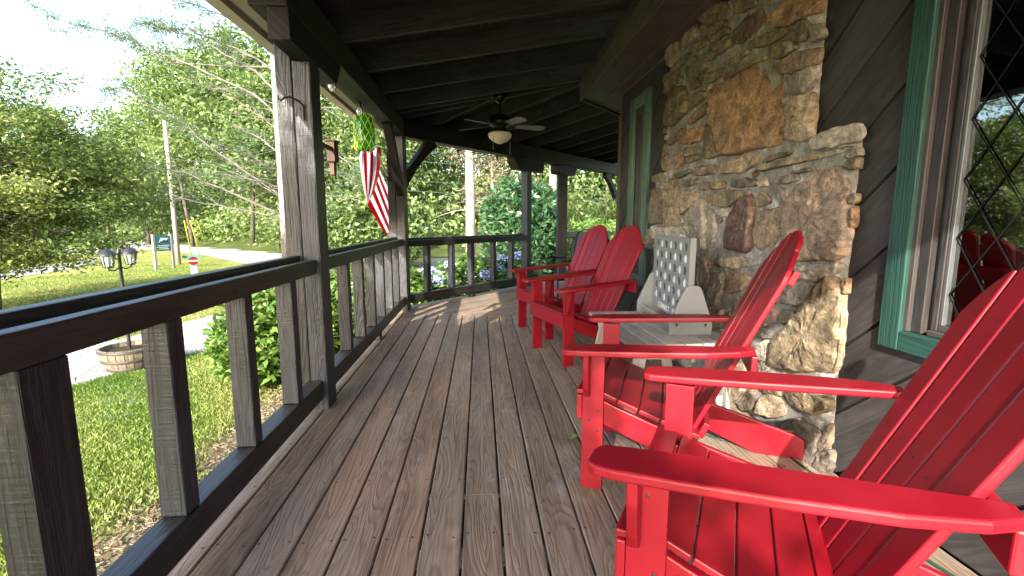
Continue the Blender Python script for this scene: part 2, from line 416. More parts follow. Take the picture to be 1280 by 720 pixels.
def copy_tree(root, loc, rz, label):
    r = root.copy(); COL.objects.link(r); r.location = loc; r.rotation_euler = (0, 0, rz); r['label'] = label
    for ch in root.children:
        c = ch.copy(); COL.objects.link(c); c.parent = r
        for gch in ch.children:
            d = gch.copy(); COL.objects.link(d); d.parent = c
    return r
def clip(poly, p, n):
    """keep the side where (q-p).n >= 0"""
    out = []
    for i in range(len(poly)):
        a, b = poly[i], poly[(i + 1) % len(poly)]
        da = (a[0] - p[0]) * n[0] + (a[1] - p[1]) * n[1]; db = (b[0] - p[0]) * n[0] + (b[1] - p[1]) * n[1]
        if da >= 0: out.append(a)
        if (da >= 0) != (db >= 0):
            t = da / (da - db); out.append((a[0] + (b[0] - a[0]) * t, a[1] + (b[1] - a[1]) * t))
    return out

# ------------------------------------------------------------------ leaf meshes (numpy)
def quads_mesh(name, V, mat, rnd):
    """V (n,4,3) -> one mesh of n quads"""
    n = len(V); me = bpy.data.meshes.new(name)
    me.vertices.add(4 * n); me.vertices.foreach_set('co', V.astype(np.float32).ravel())
    me.loops.add(4 * n); me.loops.foreach_set('vertex_index', np.arange(4 * n, dtype=np.int32))
    me.polygons.add(n); me.polygons.foreach_set('loop_start', np.arange(0, 4 * n, 4, dtype=np.int32))
    me.polygons.foreach_set('loop_total', np.full(n, 4, dtype=np.int32))
    a = me.attributes.new('rnd', 'FLOAT', 'FACE'); a.data.foreach_set('value', np.clip(rnd, 0, 1).astype(np.float32))
    me.materials.append(mat); me.update(calc_edges=True); me.validate()
    return me
def unit(a): return a / np.maximum(np.linalg.norm(a, axis=-1, keepdims=True), 1e-9)
def leaf_quads(P, size, aspect=.45, up=.5, r=nr, dirs=None, fold=.18):
    n = len(P); nrm = unit(r.normal(size=(n, 3)) + np.array([0, 0, up * 2.0]))
    d = r.normal(size=(n, 3)) if dirs is None else dirs + r.normal(size=(n, 3)) * .5
    d = unit(d - nrm * (d * nrm).sum(1, keepdims=True)); s = np.cross(nrm, d)
    l = (size * r.uniform(.6, 1.3, n))[:, None]; w = l * aspect
    return np.stack([P, P + d * l * .55 + s * w * .5 + nrm * l * fold, P + d * l, P + d * l * .55 - s * w * .5 + nrm * l * fold], 1)
def blob(n, c, rad, r=nr, shell=.45):
    u = unit(r.normal(size=(n, 3))); k = (shell + (1 - shell) * r.random(n) ** .6)[:, None]
    return np.array(c) + u * k * np.array(rad)
def crown_pts(nclump, per, rad, r=nr, csize=.3, flat=.6, shell=.35):
    C = blob(nclump, (0, 0, 0), rad, r, shell)
    P = np.repeat(C, per, 0) + r.normal(size=(nclump * per, 3)) * np.array([csize, csize, csize * flat])
    tint = np.repeat(r.uniform(-.22, .22, nclump), per)
    return P, tint
def link_mesh(name, me, parent=None, loc=None):
    o = bpy.data.objects.new(name, me); COL.objects.link(o)
    if parent: o.parent = parent
    if loc is not None: o.location = loc
    return o

#PARTS
# ================================================================== HOUSE
XW = 1.66                       # face of the dark siding
CY = 5.70                       # house corner; beyond it the wall turns with the porch
ANG = R(41); D2 = Vector((math.sin(ANG), math.cos(ANG), 0)); N2 = Vector((-math.cos(ANG), math.sin(ANG), 0))
ZS = 2.62
house = thing('house', 'dark brown house of diagonal board siding with green window casings, along the deck', 'house', (XW + .1, 2.5, 0))
def hp(o): o.parent = house; o.location = -Vector(house.location); return o
def strips(mb, rects, s0, step, slope, fr, thick, gap=.015):
    c = math.sqrt(1 + slope * slope); nrm = (slope / c, 1 / c)
    for y0, y1, z0, z1 in rects:
        lo = z0 + slope * y0; hi = z1 + slope * y1
        k = math.floor((lo - s0) / step) - 1
        while s0 + k * step < hi:
            a, b = s0 + k * step, s0 + (k + 1) * step
            P = [(y0, z0), (y1, z0), (y1, z1), (y0, z1)]
            P = clip(P, (0, a), nrm); P = clip(P, (0, b), (-nrm[0], -nrm[1])) if len(P) > 2 else P
            if len(P) > 2:
                Q = clip(clip(P, (gap * nrm[0], a + gap * nrm[1] ), nrm), (0, b), (-nrm[0], -nrm[1]))
                if len(Q) > 2:
                    r = (math.sin(k * 12.9) * 43758.5) % 1
                    A = [Vector(fr(*p)) for p in Q]; n = len(Q)
                    n3 = Vector((0, 0, 0))
                    for i in range(n): n3 += A[i].cross(A[(i + 1) % n])
                    uv = [((p[0] * -nrm[1] + p[1] * nrm[0]) + k * 3.3, (p[0] * nrm[0] + p[1] * nrm[1]) + k * 1.7) for p in Q]
                    B = [p + Vector(thick) for p in A]
                    if n3.dot(Vector(thick)) > 0: mb.poly(B, uv, 0, r)
                    else: mb.poly(B[::-1], uv[::-1], 0, r)
                    for i in range(n):
                        j = (i + 1) % n; mb.poly([A[i], A[j], B[j], B[i]], [uv[i], uv[j], uv[j], uv[i]], 0, r)
            k += 1
mb = MB()
WY0, WY1, WZ0, WZ1 = -.62, 1.735, .73, 2.36      # big window opening
NY0, NY1, NZ0, NZ1 = 4.80, 5.17, .60, 2.33       # narrow window opening
rects = [(WY1, NY0, .0, ZS), (NY0, NY1, 0, NZ0), (NY0, NY1, NZ1, ZS), (NY1, CY - .06, 0, ZS),
         (WY0, WY1, 0, WZ0), (WY0, WY1, WZ1, ZS), (-2.4, WY0, 0, ZS)]
strips(mb, rects, 3.235, .3165, .84, lambda y, z: (XW + .02, y, z), (-.02, 0, 0))
# the wall beyond the corner
c0 = Vector((XW, CY, 0))
strips(mb, [(.06, 6.0, 0, ZS)], 1.0, .3165, .84, lambda y, z: tuple(c0 + D2 * y - N2 * .02 + Vector((0, 0, z))), tuple(N2 * .02))
w = hp(mb.build('siding', M['siding']))
mb = MB()
def back(y0, y1, z0, z1): mb.box(XW + .022, XW + .05, y0, y1, z0, z1)
for a in rects: back(*a)
mb.obox(c0 - N2 * .022 + D2 * .03, D2 * 6, -N2 * .03, (0, 0, ZS))
mb.obox((XW + .05, -2.4, -.9), (.06, 0, 0), (0, CY + 2.4, 0), (0, 0, .89))
mb.obox(c0 - N2 * .05 + D2 * .03 + Vector((0, 0, -.9)), D2 * 6, -N2 * .06, (0, 0, .89))
hp(mb.build('sheathing', M['black']))
mb = MB(); mb.obox((XW - .022, CY - .06, 0), (.10, 0, 0), (0, .075, 0), (0, 0, ZS - .002)); mb.obox(c0 + D2 * .02 + N2 * .004, D2 * .08, -N2 * .05, (0, 0, ZS - .003))
hp(mb.build('corner_board', M['fascia'], bevel=.004))
mb = MB(); mb.box(XW - .02, XW - .001, 4.24, CY - .065, 2.59, ZS - .004)
hp(mb.build('frieze_strip', M['fascia'], bevel=.003))
# soffit and fascia of the house eave
XF = 1.20
cin = Vector((XF, CY + (XW - XF) * math.tan(ANG / 2), 0))
mb = MB()
def quad3(pts, z0, th):
    mb.prism([(p[0], p[1]) for p in pts], lambda a, b: (a, b, z0), (0, 0, th))
quad3([(XF + .026, -2.4), (XW - .14, -2.4), (XW - .14, CY + .045), (XF + .026, cin.y - .012)], ZS, .02)
quad3([(XW - .136, -2.4), (XW + .05, -2.4), (XW + .05, CY), (XW - .136, CY + .046)], ZS - .012, .02)
p2 = cin + D2 * 6; p3 = c0 + D2 * 6
quad3([(cin.x + .02, cin.y), (XW, CY), (p3.x, p3.y), (p2.x + .02, p2.y)], ZS + .001, .02)
hp(mb.build('soffit', M['soffit']))
mb = MB(); mb.box(XF, XF + .024, -2.4, cin.y, ZS - .03, 2.80); mb.box(XF - .02, XF - .001, -2.4, cin.y - .008, 2.755, 2.83)
mb.obox(cin + Vector((.003, .004, ZS - .03)), D2 * 6, -N2 * .024, (0, 0, .21)); mb.obox(cin + N2 * .002 + Vector((0, 0, 2.755)), D2 * 6, N2 * .018, (0, 0, .075))
hp(mb.build('fascia', M['fascia'], bevel=.003))

# ---- big diamond-lattice window
win = bpy.data.objects.new('window', None); COL.objects.link(win); win.parent = house; win.location = Vector((XW, .55, 1.5)) - Vector(house.location)
def wp(o): o.parent = win; o.location = -Vector((XW, .55, 1.5)); return o
mb = MB()
mb.box(XW - .030, XW + .012, WY1 - .015, WY1 + .075, WZ0 - .065, WZ1 + .08)
mb.box(XW - .030, XW + .012, WY0 - .075, WY0 + .015, WZ0 - .065, WZ1 + .08)
mb.box(XW - .028, XW + .012, WY0 + .016, WY1 - .016, WZ0 - .065, WZ0 + .012)
mb.box(XW - .028, XW + .012, WY0 + .016, WY1 - .016, WZ1 - .01, WZ1 + .08)
wp(mb.build('casing', M['green'], bevel=.004))
mb = MB()
for a, b, x0, x1 in ((WY1 - .033, WY1 - .002, XW - .012, XW + .10), (WY1 - .077, WY1 - .034, XW + .004, XW + .10), (WY1 - .097, WY1 - .078, XW + .03, XW + .10)):
    mb.box(x0, x1, a, b, WZ0 + .014, WZ1 - .012); mb.box(x0, x1, WY0 + WY1 - b, WY0 + WY1 - a, WZ0 + .014, WZ1 - .012)
mb.box(XW + .004, XW + .10, WY0 + .1, WY1 - .1, WZ0 + .014, WZ0 + .035); mb.box(XW + .004, XW + .10, WY0 + .1, WY1 - .1, WZ1 - .06, WZ1 - .012)
wp(mb.build('window_frame', M['brown'], bevel=.003))
mb = MB()
G1 = WY1 - .138; GZ0 = WZ0 + .058
mb.box(XW + .018, XW + .07, G1 + .016, WY1 - .099, WZ0 + .036, WZ1 - .062); mb.box(XW + .018, XW + .07, WY0 + .099, WY0 + .122, WZ0 + .036, WZ1 - .062)
mb.box(XW + .020, XW + .07, WY0 + .123, G1 + .015, WZ0 + .036, GZ0)
wp(mb.build('sash', M['brown'], bevel=.003))
mb = MB(); mb.box(XW + .022, XW + .052, G1 + .001, G1 + .0145, GZ0 + .001, WZ1 - .063)
wp(mb.build('metal_edge', M['chrome'], bevel=.002))
def glass_mat():
    m = bpy.data.materials.new('window_glass'); m.use_nodes = True; nt = m.node_tree; nt.nodes.clear()
    o = N(nt, 'ShaderNodeOutputMaterial'); gl = N(nt, 'ShaderNodeBsdfGlossy'); gl.inputs['Roughness'].default_value = .015; gl.inputs[0].default_value = (.95, 1, 1, 1)
    tr = N(nt, 'ShaderNodeBsdfTransparent'); tr.inputs[0].default_value = (.75, .78, .78, 1)
    fr = N(nt, 'ShaderNodeFresnel'); fr.inputs[0].default_value = 1.52
    mx = N(nt, 'ShaderNodeMixShader'); L(nt, mth(nt, 'MULTIPLY_ADD', fr.outputs[0], 2.2, .12), mx.inputs[0]); L(nt, tr.outputs[0], mx.inputs[1]); L(nt, gl.outputs[0], mx.inputs[2])
    bp = N(nt, 'ShaderNodeBump'); bp.inputs['Strength'].default_value = .04; bp.inputs['Distance'].default_value = .02
    L(nt, noi(nt, texco(nt, 'Object'), 2.5, 2, .5), bp.inputs['Height']); L(nt, bp.outputs[0], gl.inputs['Normal'])
    L(nt, mx.outputs[0], o.inputs[0]); return m
M['glass'] = glass_mat()
mb = MB(); mb.box(XW + .040, XW + .046, WY0 + .124, G1, GZ0, WZ1 - .063)
wp(mb.build('glass_pane', M['glass']))
mb = MB(); sl = 1.535
for k in range(-26, 30):
    for sg in (1, -1):
        z = 1.11 + k * .2045; P = []
        # line z = z0 + sg*sl*(y-G1), clipped to the pane
        ya, yb = WY0 + .125, G1
        za, zb = z + sg * sl * (ya - G1), z
        def clamp(ya, za, yb, zb):
            lo, hi = GZ0, WZ1 - .065
            def cut(y0, z0, y1, z1):
                if z0 < lo: y0 += (lo - z0) * (y1 - y0) / (z1 - z0); z0 = lo
                if z0 > hi: y0 += (hi - z0) * (y1 - y0) / (z1 - z0); z0 = hi
                return y0, z0
            if max(za, zb) < lo or min(za, zb) > hi: return None
            a = cut(ya, za, yb, zb); b = cut(yb, zb, ya, za); return a, b
        q = clamp(ya, za, yb, zb)
        if q and abs(q[0][0] - q[1][0]) > .02:
            xx = XW + (.034 if sg > 0 else .0362)
            mb.bar((xx, *q[0]), (xx, *q[1]), .0042, .002, (1, 0, 0))
wp(mb.build('lattice', M['lead']))
# the dim room behind the window
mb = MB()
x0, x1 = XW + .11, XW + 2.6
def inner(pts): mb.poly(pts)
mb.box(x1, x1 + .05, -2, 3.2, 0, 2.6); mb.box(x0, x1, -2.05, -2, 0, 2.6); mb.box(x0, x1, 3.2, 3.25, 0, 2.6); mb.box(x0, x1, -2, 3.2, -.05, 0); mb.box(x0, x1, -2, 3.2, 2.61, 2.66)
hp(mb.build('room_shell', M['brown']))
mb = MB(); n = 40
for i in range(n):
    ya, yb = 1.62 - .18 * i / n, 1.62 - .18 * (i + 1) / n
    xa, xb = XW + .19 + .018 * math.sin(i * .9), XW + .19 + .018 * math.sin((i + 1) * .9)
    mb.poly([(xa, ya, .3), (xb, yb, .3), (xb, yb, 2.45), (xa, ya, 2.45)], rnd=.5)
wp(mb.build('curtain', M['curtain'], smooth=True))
# ---- narrow window near the corner
nw = bpy.data.objects.new('window', None); COL.objects.link(nw); nw.parent = house; nw.location = Vector((XW, 5, 1.4)) - Vector(house.location)
def np_(o): o.parent = nw; o.location = -Vector((XW, 5, 1.4)); return o
mb = MB()
mb.box(XW - .028, XW + .012, NY1 - .012, NY1 + .10, NZ0 - .09, NZ1 + .11); mb.box(XW - .028, XW + .012, NY0 - .13, NY0 + .012, NZ0 - .09, NZ1 + .11)
mb.box(XW - .026, XW + .012, NY0 + .013, NY1 - .013, NZ0 - .09, NZ0 + .012); mb.box(XW - .026, XW + .012, NY0 + .013, NY1 - .013, NZ1 - .012, NZ1 + .11)
np_(mb.build('casing', M['greenold'], bevel=.004))
mb = MB()
mb.box(XW + .014, XW + .06, NY1 - .05, NY1 - .014, NZ0 + .014, NZ1 - .014); mb.box(XW + .014, XW + .06, NY0 + .014, NY0 + .05, NZ0 + .014, NZ1 - .014)
mb.box(XW + .016, XW + .06, NY0 + .051, NY1 - .051, NZ0 + .014, NZ0 + .06); mb.box(XW + .016, XW + .06, NY0 + .051, NY1 - .051, NZ1 - .06, NZ1 - .014)
np_(mb.build('window_frame', M['brown'], bevel=.003))
mb = MB(); mb.box(XW + .036, XW + .042, NY0 + .051, NY1 - .051, NZ0 + .06, NZ1 - .06); np_(mb.build('glass_pane', M['glass']))
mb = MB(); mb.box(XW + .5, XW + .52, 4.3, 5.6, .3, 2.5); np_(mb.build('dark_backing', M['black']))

# ---- stone facing: every stone traced, then given its own thickness and roughness
XM = 1.615                                     # mortar face
def cA(p): return (810 + p[0] / 4.557, p[1] / 4.557)
def cB(p): return (810 + p[0] / 4.557, 150 + p[1] / 4.557)
def cC(p): return (810 + p[0] / 4.557, 290 + p[1] / 4.557)
def cD(p): return (860 + p[0] / 3.7875, 430 + p[1] / 3.7875)
OL = (.155, .128, .080); YE = (.185, .15, .098); BR = (.135, .103, .074); OR = (.23, .135, .068); RD = (.125, .066, .058)
GY = (.20, .19, .175); LT = (.36, .34, .305); TN = (.27, .215, .155); DK = (.095, .084, .075); RS = (.23, .13, .075); PK = (.21, .155, .13)
ST = [
(cA,OL,[(300,80),(440,5),(470,60),(450,90),(350,150),(320,130)]), (cA,TN,[(195,215),(290,130),(305,200),(200,275)]),
(cA,OL,[(350,160),(450,108),(465,145),(362,205)]), (cA,TN,[(115,270),(180,235),(190,300),(150,380),(115,370)]),
(cA,OL,[(240,275),(340,200),(355,250),(270,302)]), (cA,YE,[(360,212),(468,152),(480,185),(372,250)]),
(cA,BR,[(150,380),(235,290),(245,330),(155,415)]), (cA,OL,[(300,335),(400,258),(480,205),(492,260),(400,320),(312,372)]),
(cA,RD,[(500,180),(590,95),(660,50),(685,110),(620,180),(540,245),(505,250)]), (cA,YE,[(480,10),(640,0),(620,40),(515,80)]),
(cA,OR,[(700,110),(760,40),(850,-10),(990,-10),(1000,60),(900,100),(830,142),(740,160)]), (cA,YE,[(700,190),(820,146),(812,190),(720,248),(600,280),(582,242)]),
(cA,BR,[(822,155),(920,110),(930,170),(900,240),(830,220)]), (cA,GY,[(938,152),(1000,135),(1010,200),(950,235)]),
(cA,OL,[(700,262),(826,222),(868,270),(760,340),(715,330)]), (cA,BR,[(745,382),(860,302),(980,270),(985,350),(900,390),(790,430)]),
(cA,GY,[(772,452),(900,402),(970,372),(970,450),(900,528),(800,540)]), (cA,YE,[(432,362),(578,275),(588,302),(480,380)]),
(cA,OL,[(430,440),(560,366),(688,304),(690,332),(560,398),(440,462)]), (cA,OL,[(222,382),(350,332),(360,380),(300,438),(237,475)]),
(cA,YE,[(312,432),(440,382),(448,430),(332,480)]), (cA,BR,[(108,430),(200,392),(178,460),(108,540)]), (cA,OL,[(237,482),(300,452),(308,490),(242,520)]),
(cA,OL,[(108,590),(150,500),(210,490),(240,560),(230,640),(140,725),(100,700)]), (cA,OL,[(246,570),(270,532),(340,517),(330,560),(242,638)]),
(cA,YE,[(232,682),(350,582),(370,620),(300,680),(237,715)]),
(cA,OR,[(375,520),(470,450),(600,380),(690,345),(770,450),(785,560),(788,760),(768,815),(620,850),(470,888),(445,880),(420,780),(385,640)]),
(cA,TN,[(800,560),(940,530),(960,545),(950,640),(940,790),(860,800),(797,798),(825,690)]),
(cB,RS,[(195,130),(210,85),(310,30),(320,75),(310,120),(215,140)]), (cB,OL,[(312,210),(330,60),(370,10),(422,200),(370,216)]),
(cB,OL,[(112,120),(200,42),(220,60),(198,98),(122,150)]), (cB,BR,[(92,200),(100,140),(130,200),(130,280),(102,290)]),
(cB,OR,[(152,260),(170,205),(215,187),(215,240),(157,280)]), (cB,OL,[(204,163),(298,142),(300,188),(218,213)]), (cB,BR,[(222,225),(300,195),(305,222),(225,250)]),
(cB,OL,[(28,355),(35,320),(100,297),(95,350)]), (cB,OL,[(152,310),(250,277),(260,300),(167,338)]), (cB,PK,[(285,310),(290,267),(390,252),(398,300),(300,318)]),
(cB,TN,[(407,310),(430,242),(640,182),(653,210),(620,262),(540,298)]), (cB,BR,[(652,240),(690,207),(840,172),(835,192),(680,243)]),
(cB,TN,[(635,285),(660,262),(930,192),(1130,152),(1215,142),(1100,198),(900,238),(640,298)]), (cB,LT,[(945,130),(960,95),(1080,45),(1215,12),(1225,80),(1200,118),(1000,166),(955,165)]),
(cB,BR,[(187,365),(200,347),(300,332),(300,363),(202,380)]), (cB,YE,[(292,390),(310,357),(450,347),(463,373),(440,392),(300,398)]),
(cB,DK,[(477,370),(490,342),(620,332),(640,345),(640,372),(600,380),(490,384)]), (cB,LT,[(642,362),(652,327),(680,330),(684,374),(647,377)]),
(cB,GY,[(722,355),(740,327),(850,307),(880,338),(800,363),(732,363)]), (cB,BR,[(822,300),(930,267),(945,290),(850,308)]),
(cB,BR,[(1122,270),(1150,232),(1213,212),(1208,280),(1132,284)]), (cB,GY,[(1132,192),(1213,152),(1216,200),(1132,224)]),
(cB,BR,[(22,590),(25,400),(60,387),(100,407),(95,500),(80,588)]), (cB,YE,[(107,590),(117,400),(130,337),(173,342),(183,420),(185,600),(150,610)]),
(cB,TN,[(206,540),(207,402),(240,397),(298,422),(288,450),(225,518)]), (cB,GY,[(207,600),(240,532),(310,442),(333,452),(343,560),(330,728),(318,738),(247,700)]),
(cB,GY,[(347,718),(352,522),(375,507),(398,560),(385,698),(362,728)]), (cB,TN,[(372,460),(387,422),(450,402),(548,402),(520,458),(450,496),(392,488)]),
(cB,LT,[(397,512),(488,502),(478,540),(432,553)]), (cB,RD,[(440,700),(450,630),(500,500),(540,442),(610,434),(610,560),(600,718),(570,748),(500,743),(447,728)]),
(cB,TN,[(622,480),(650,402),(700,432),(718,460),(642,498)]), (cB,TN,[(617,640),(650,522),(780,492),(788,620),(720,718),(640,738),(620,700)]),
(cB,PK,[(793,482),(850,382),(1000,292),(1080,272),(1110,302),(1140,420),(1150,640),(1130,750),(1080,790),(860,798),(812,740),(793,620)]),
(cB,LT,[(22,730),(27,632),(60,602),(130,607),(208,622),(233,700),(233,738),(120,735)]), (cB,RS,[(1157,610),(1167,502),(1190,492),(1180,600)]),
(cC,LT,[(430,200),(422,152),(520,142),(600,152),(640,180),(560,205)]), (cC,LT,[(742,200),(880,192),(1080,172),(1108,200),(1060,248),(960,273),(800,263)]),
(cC,PK,[(442,330),(470,252),(540,232),(600,260),(560,330),(480,350)]), (cC,DK,[(262,142),(340,152),(350,230),(320,388),(282,300)]),
(cC,GY,[(352,400),(380,232),(430,232),(438,330),(400,430),(352,448)]), (cC,GY,[(662,370),(700,302),(760,282),(960,292),(1008,302),(940,398),(860,428),(700,388)]),
(cC,PK,[(602,470),(650,397),(738,412),(748,510),(690,533),(612,508)]), (cC,YE,[(740,490),(770,442),(850,452),(870,480),(800,518),(752,512)]),
(cC,GY,[(572,560),(592,527),(740,562),(798,580),(720,608),(602,588)]), (cC,YE,[(717,720),(742,612),(830,522),(930,402),(1030,262),(1060,257),(1108,320),(1118,370),(1103,600),(1093,760),(1060,788),(800,788),(722,758)]),
(cC,RS,[(1122,350),(1120,280),(1145,267),(1140,338)]), (cC,LT,[(622,640),(700,612),(718,658),(700,738),(632,718)]), (cC,GY,[(332,452),(440,440),(400,520),(352,558)]),
(cD,TN,[(167,100),(280,92),(288,140),(202,148)]), (cD,GY,[(332,100),(390,62),(398,110),(352,138)]), (cD,TN,[(162,260),(200,202),(268,212),(238,268),(192,288)]),
(cD,BR,[(252,310),(280,232),(318,212),(328,250),(310,318)]), (cD,TN,[(342,330),(352,252),(400,232),(458,282),(468,338),(400,348)]), (cD,BR,[(352,210),(440,202),(448,248),(400,238)]),
(cD,YE,[(462,250),(482,217),(580,232),(688,262),(678,318),(590,338),(502,298)]), (cD,DK,[(457,440),(462,362),(540,352),(620,402),(638,440),(600,588),(560,578),(482,498)]),
(cD,GY,[(352,390),(440,372),(443,438),(402,438)]), (cD,TN,[(622,480),(652,422),(680,382),(683,460),(642,518)]), (cD,DK,[(612,590),(622,512),(688,502),(688,588),(642,608)]),
]
polys = []
for fn, colr, pts in ST:
    polys.append((colr, [tuple(at_x(*fn(p), XM)[1:]) for p in pts]))
def inside(q, P):
    r = False
    for i in range(len(P)):
        a, b = P[i], P[i - 1]
        if (a[1] > q[1]) != (b[1] > q[1]) and q[0] < (b[0] - a[0]) * (q[1] - a[1]) / (b[1] - a[1]) + a[0]: r = not r
    return r
def edist(q, P):
    d = 9
    for i in range(len(P)):
        a, b = Vector(P[i]), Vector(P[i - 1]); ab = b - a; t = max(0, min(1, (Vector(q) - a).dot(ab) / max(1e-9, ab.length_squared)))
        d = min(d, (Vector(q) - a - ab * t).length)
    return d
# stones hidden behind the chairs and the table in the photo, and small chinking stones
for tries in range(900):
    y, z = rng.uniform(1.98, 4.42), rng.uniform(.02, 2.56)
    if z > 1.55 and not (2.27 < y < 4.18): continue
    r = rng.uniform(.05, .15) if tries < 500 else rng.uniform(.02, .045)
    if any(inside((y, z), P) for _, P in polys): continue
    d = min(edist((y, z), P) for _, P in polys)
    if d < r * 1.02: continue
    k = rng.randint(6, 9); el = rng.uniform(.6, .95)
    polys.append((rng.choice([OL, TN, GY, BR, LT, GY, PK, YE]), [(y + math.cos(2 * math.pi * i / k) * r * rng.uniform(.85, 1.1), z + math.sin(2 * math.pi * i / k) * r * el * rng.uniform(.85, 1.1)) for i in range(k)]))
def build_stones():
    mb = MB()
    for si, (colr, P) in enumerate(polys):
        area = sum(P[i - 1][0] * P[i][1] - P[i][0] * P[i - 1][1] for i in range(len(P))) / 2
        if area < 0: P = P[::-1]; area = -area
        n = max(22, min(84, int(math.sqrt(area) * 190)))
        per = [math.dist(P[i], P[(i + 1) % len(P)]) for i in range(len(P))]; tot = sum(per); pts = []
        for k in range(n):
            s = tot * k / n; i = 0
            while s > per[i] and i < len(P) - 1: s -= per[i]; i += 1
            t = s / per[i]; a, b = P[i], P[(i + 1) % len(P)]; pts.append(Vector((a[0] + (b[0] - a[0]) * t, a[1] + (b[1] - a[1]) * t)))
        for _ in range(1):
            pts = [pts[k] * .7 + (pts[k - 1] + pts[(k + 1) % n]) * .15 for k in range(n)]
        cen = sum(pts, Vector((0, 0))) / n; siz = math.sqrt(area)
        pts = [p + (p - cen).normalized() * (noise.noise(Vector((p.x * 20, p.y * 20, si))) * .014 + noise.noise(Vector((p.x * 60, p.y * 60, si))) * .007 + .003) for p in pts]
        dep = min(.042, .016 + siz * .07) * rng.uniform(.8, 1.25)
        tx, tz = rng.uniform(-.12, .12), rng.uniform(-.10, .10)
        rings = [(1.03, -.012), (1.01, dep * .42), (.985, dep * .78), (.95, dep * .95), (.88, dep * 1.0), (.78, dep * 1.02), (.66, dep * 1.03), (.52, dep * 1.04), (.36, dep * 1.04), (.18, dep * 1.04)]
        kk = rng.uniform(.78, 1.22); c = tuple((x * .75 + y * .25) * kk for x, y in zip(colr, (.18, .16, .138)))
        V = []
        for ri, (s, h) in enumerate(rings):
            for p in pts:
                q = cen + (p - cen) * s
                hh = h
                if ri > 1: hh += (noise.noise(Vector((q.x * 9, q.y * 14, si * 3))) * .6 + abs(noise.noise(Vector((q.x * 26, q.y * 44, si * 3)))) * -.8 + noise.noise(Vector((q.x * 70, q.y * 90, si))) * .35) * dep * .6 + (q.x - cen.x) * tx + (q.y - cen.y) * tz
                V.append((XM - hh, q.x, q.y))
        hc = rings[-1][1]; V.append((XM - hc, cen.x, cen.y))
        fs = []
        for ri in range(len(rings) - 1):
            for k in range(n):
                k2 = (k + 1) % n; fs.append((ri * n + k, (ri + 1) * n + k, (ri + 1) * n + k2, ri * n + k2))
        b0 = (len(rings) - 1) * n
        for k in range(n): fs.append((b0 + k, len(V) - 1, b0 + (k + 1) % n))
        mb.faces(V, fs, [(v[1], v[2]) for v in V], 0, .5, c)
    return mb
chim = bpy.data.objects.new('stone_facing', None); COL.objects.link(chim); chim.parent = house; chim.location = Vector((XM, 3.2, 0)) - Vector(house.location)
o = build_stones().build('stones', M['stone'], smooth=True); o.parent = chim; o.location = -Vector((XM, 3.2, 0))
# mortar bed, one lumpy sheet per storey of the facing
mb = MB()
def sheet(y0, y1, z0, z1, s=.03):
    ny, nz = int((y1 - y0) / s), int((z1 - z0) / s)
    def P(i, j):
        y = y0 + (y1 - y0) * i / ny; z = z0 + (z1 - z0) * j / nz
        e = min(i, ny - i) == 0 or min(j, nz - j) == 0
        h = (noise.noise(Vector((y * 8, z * 8, 3))) * .012 + noise.noise(Vector((y * 30, z * 30, 9))) * .006)
        yy = y + (noise.noise(Vector((z * 9, i, 1))) * .012 if i in (0, ny) else 0)
        return (XW - .002 if e else XM - h, yy, z)
    V = [P(i, j) for j in range(nz + 1) for i in range(ny + 1)]
    fs = [(j * (ny + 1) + i, (j + 1) * (ny + 1) + i, (j + 1) * (ny + 1) + i + 1, j * (ny + 1) + i + 1) for j in range(nz) for i in range(ny)]
    mb.faces(V, fs, [(v[1], v[2]) for v in V])
sheet(2.03, 4.40, -.01, 1.555); sheet(2.325, 4.18, 1.50, ZS - .012)
o = mb.build('mortar_bed', M['mortar'], smooth=True); o.parent = chim; o.location = -Vector((XM, 3.2, 0))
# ================================================================== DECK
SA, SB = Vector((1.70, 5.56)), Vector((-1.30, 6.12))       # seam where the boards turn
sd = (SB - SA).normalized(); sn = (-sd.y, sd.x)
if sn[1] > 0: sn = (-sn[0], -sn[1])                          # towards the camera
PC = Vector((-1.055, 6.33, 0))                               # corner post
mb = MB(); nails = MB()
def plank(poly, z, ev, off, rnd):
    if len(poly) < 3: return
    # chamfered top: inset top face slightly
    A = [Vector((p[0], p[1])) for p in poly]; c = sum(A, Vector((0, 0))) / len(A)
    ar = sum(A[i - 1].x * A[i].y - A[i].x * A[i - 1].y for i in range(len(A)))
    if ar < 0: A = A[::-1]
    n = len(A); side = Vector((-ev.y, ev.x))
    wv = [(p - c).dot(side) for p in A]
    T = [p - side * (.004 if w > 0 else -.004) for p, w in zip(A, wv)]
    uv = lambda p: (p.dot(ev) + off, p.dot(side) + off * .13)
    cup = .0
    mb.poly([(p.x, p.y, z) for p in T], [uv(p) for p in T], 0, rnd)
    for i in range(n):
        j = (i + 1) % n
        mb.poly([(A[i].x, A[i].y, z - .004), (A[j].x, A[j].y, z - .004), (T[j].x, T[j].y, z), (T[i].x, T[i].y, z)], [uv(A[i]), uv(A[j]), uv(T[j]), uv(T[i])], 0, rnd)
        mb.poly([(A[i].x, A[i].y, z - .03), (A[j].x, A[j].y, z - .03), (A[j].x, A[j].y, z - .004), (A[i].x, A[i].y, z - .004)], [uv(A[i])] * 4, 0, rnd)
k = 0
x = -.531 - 5 * .1512
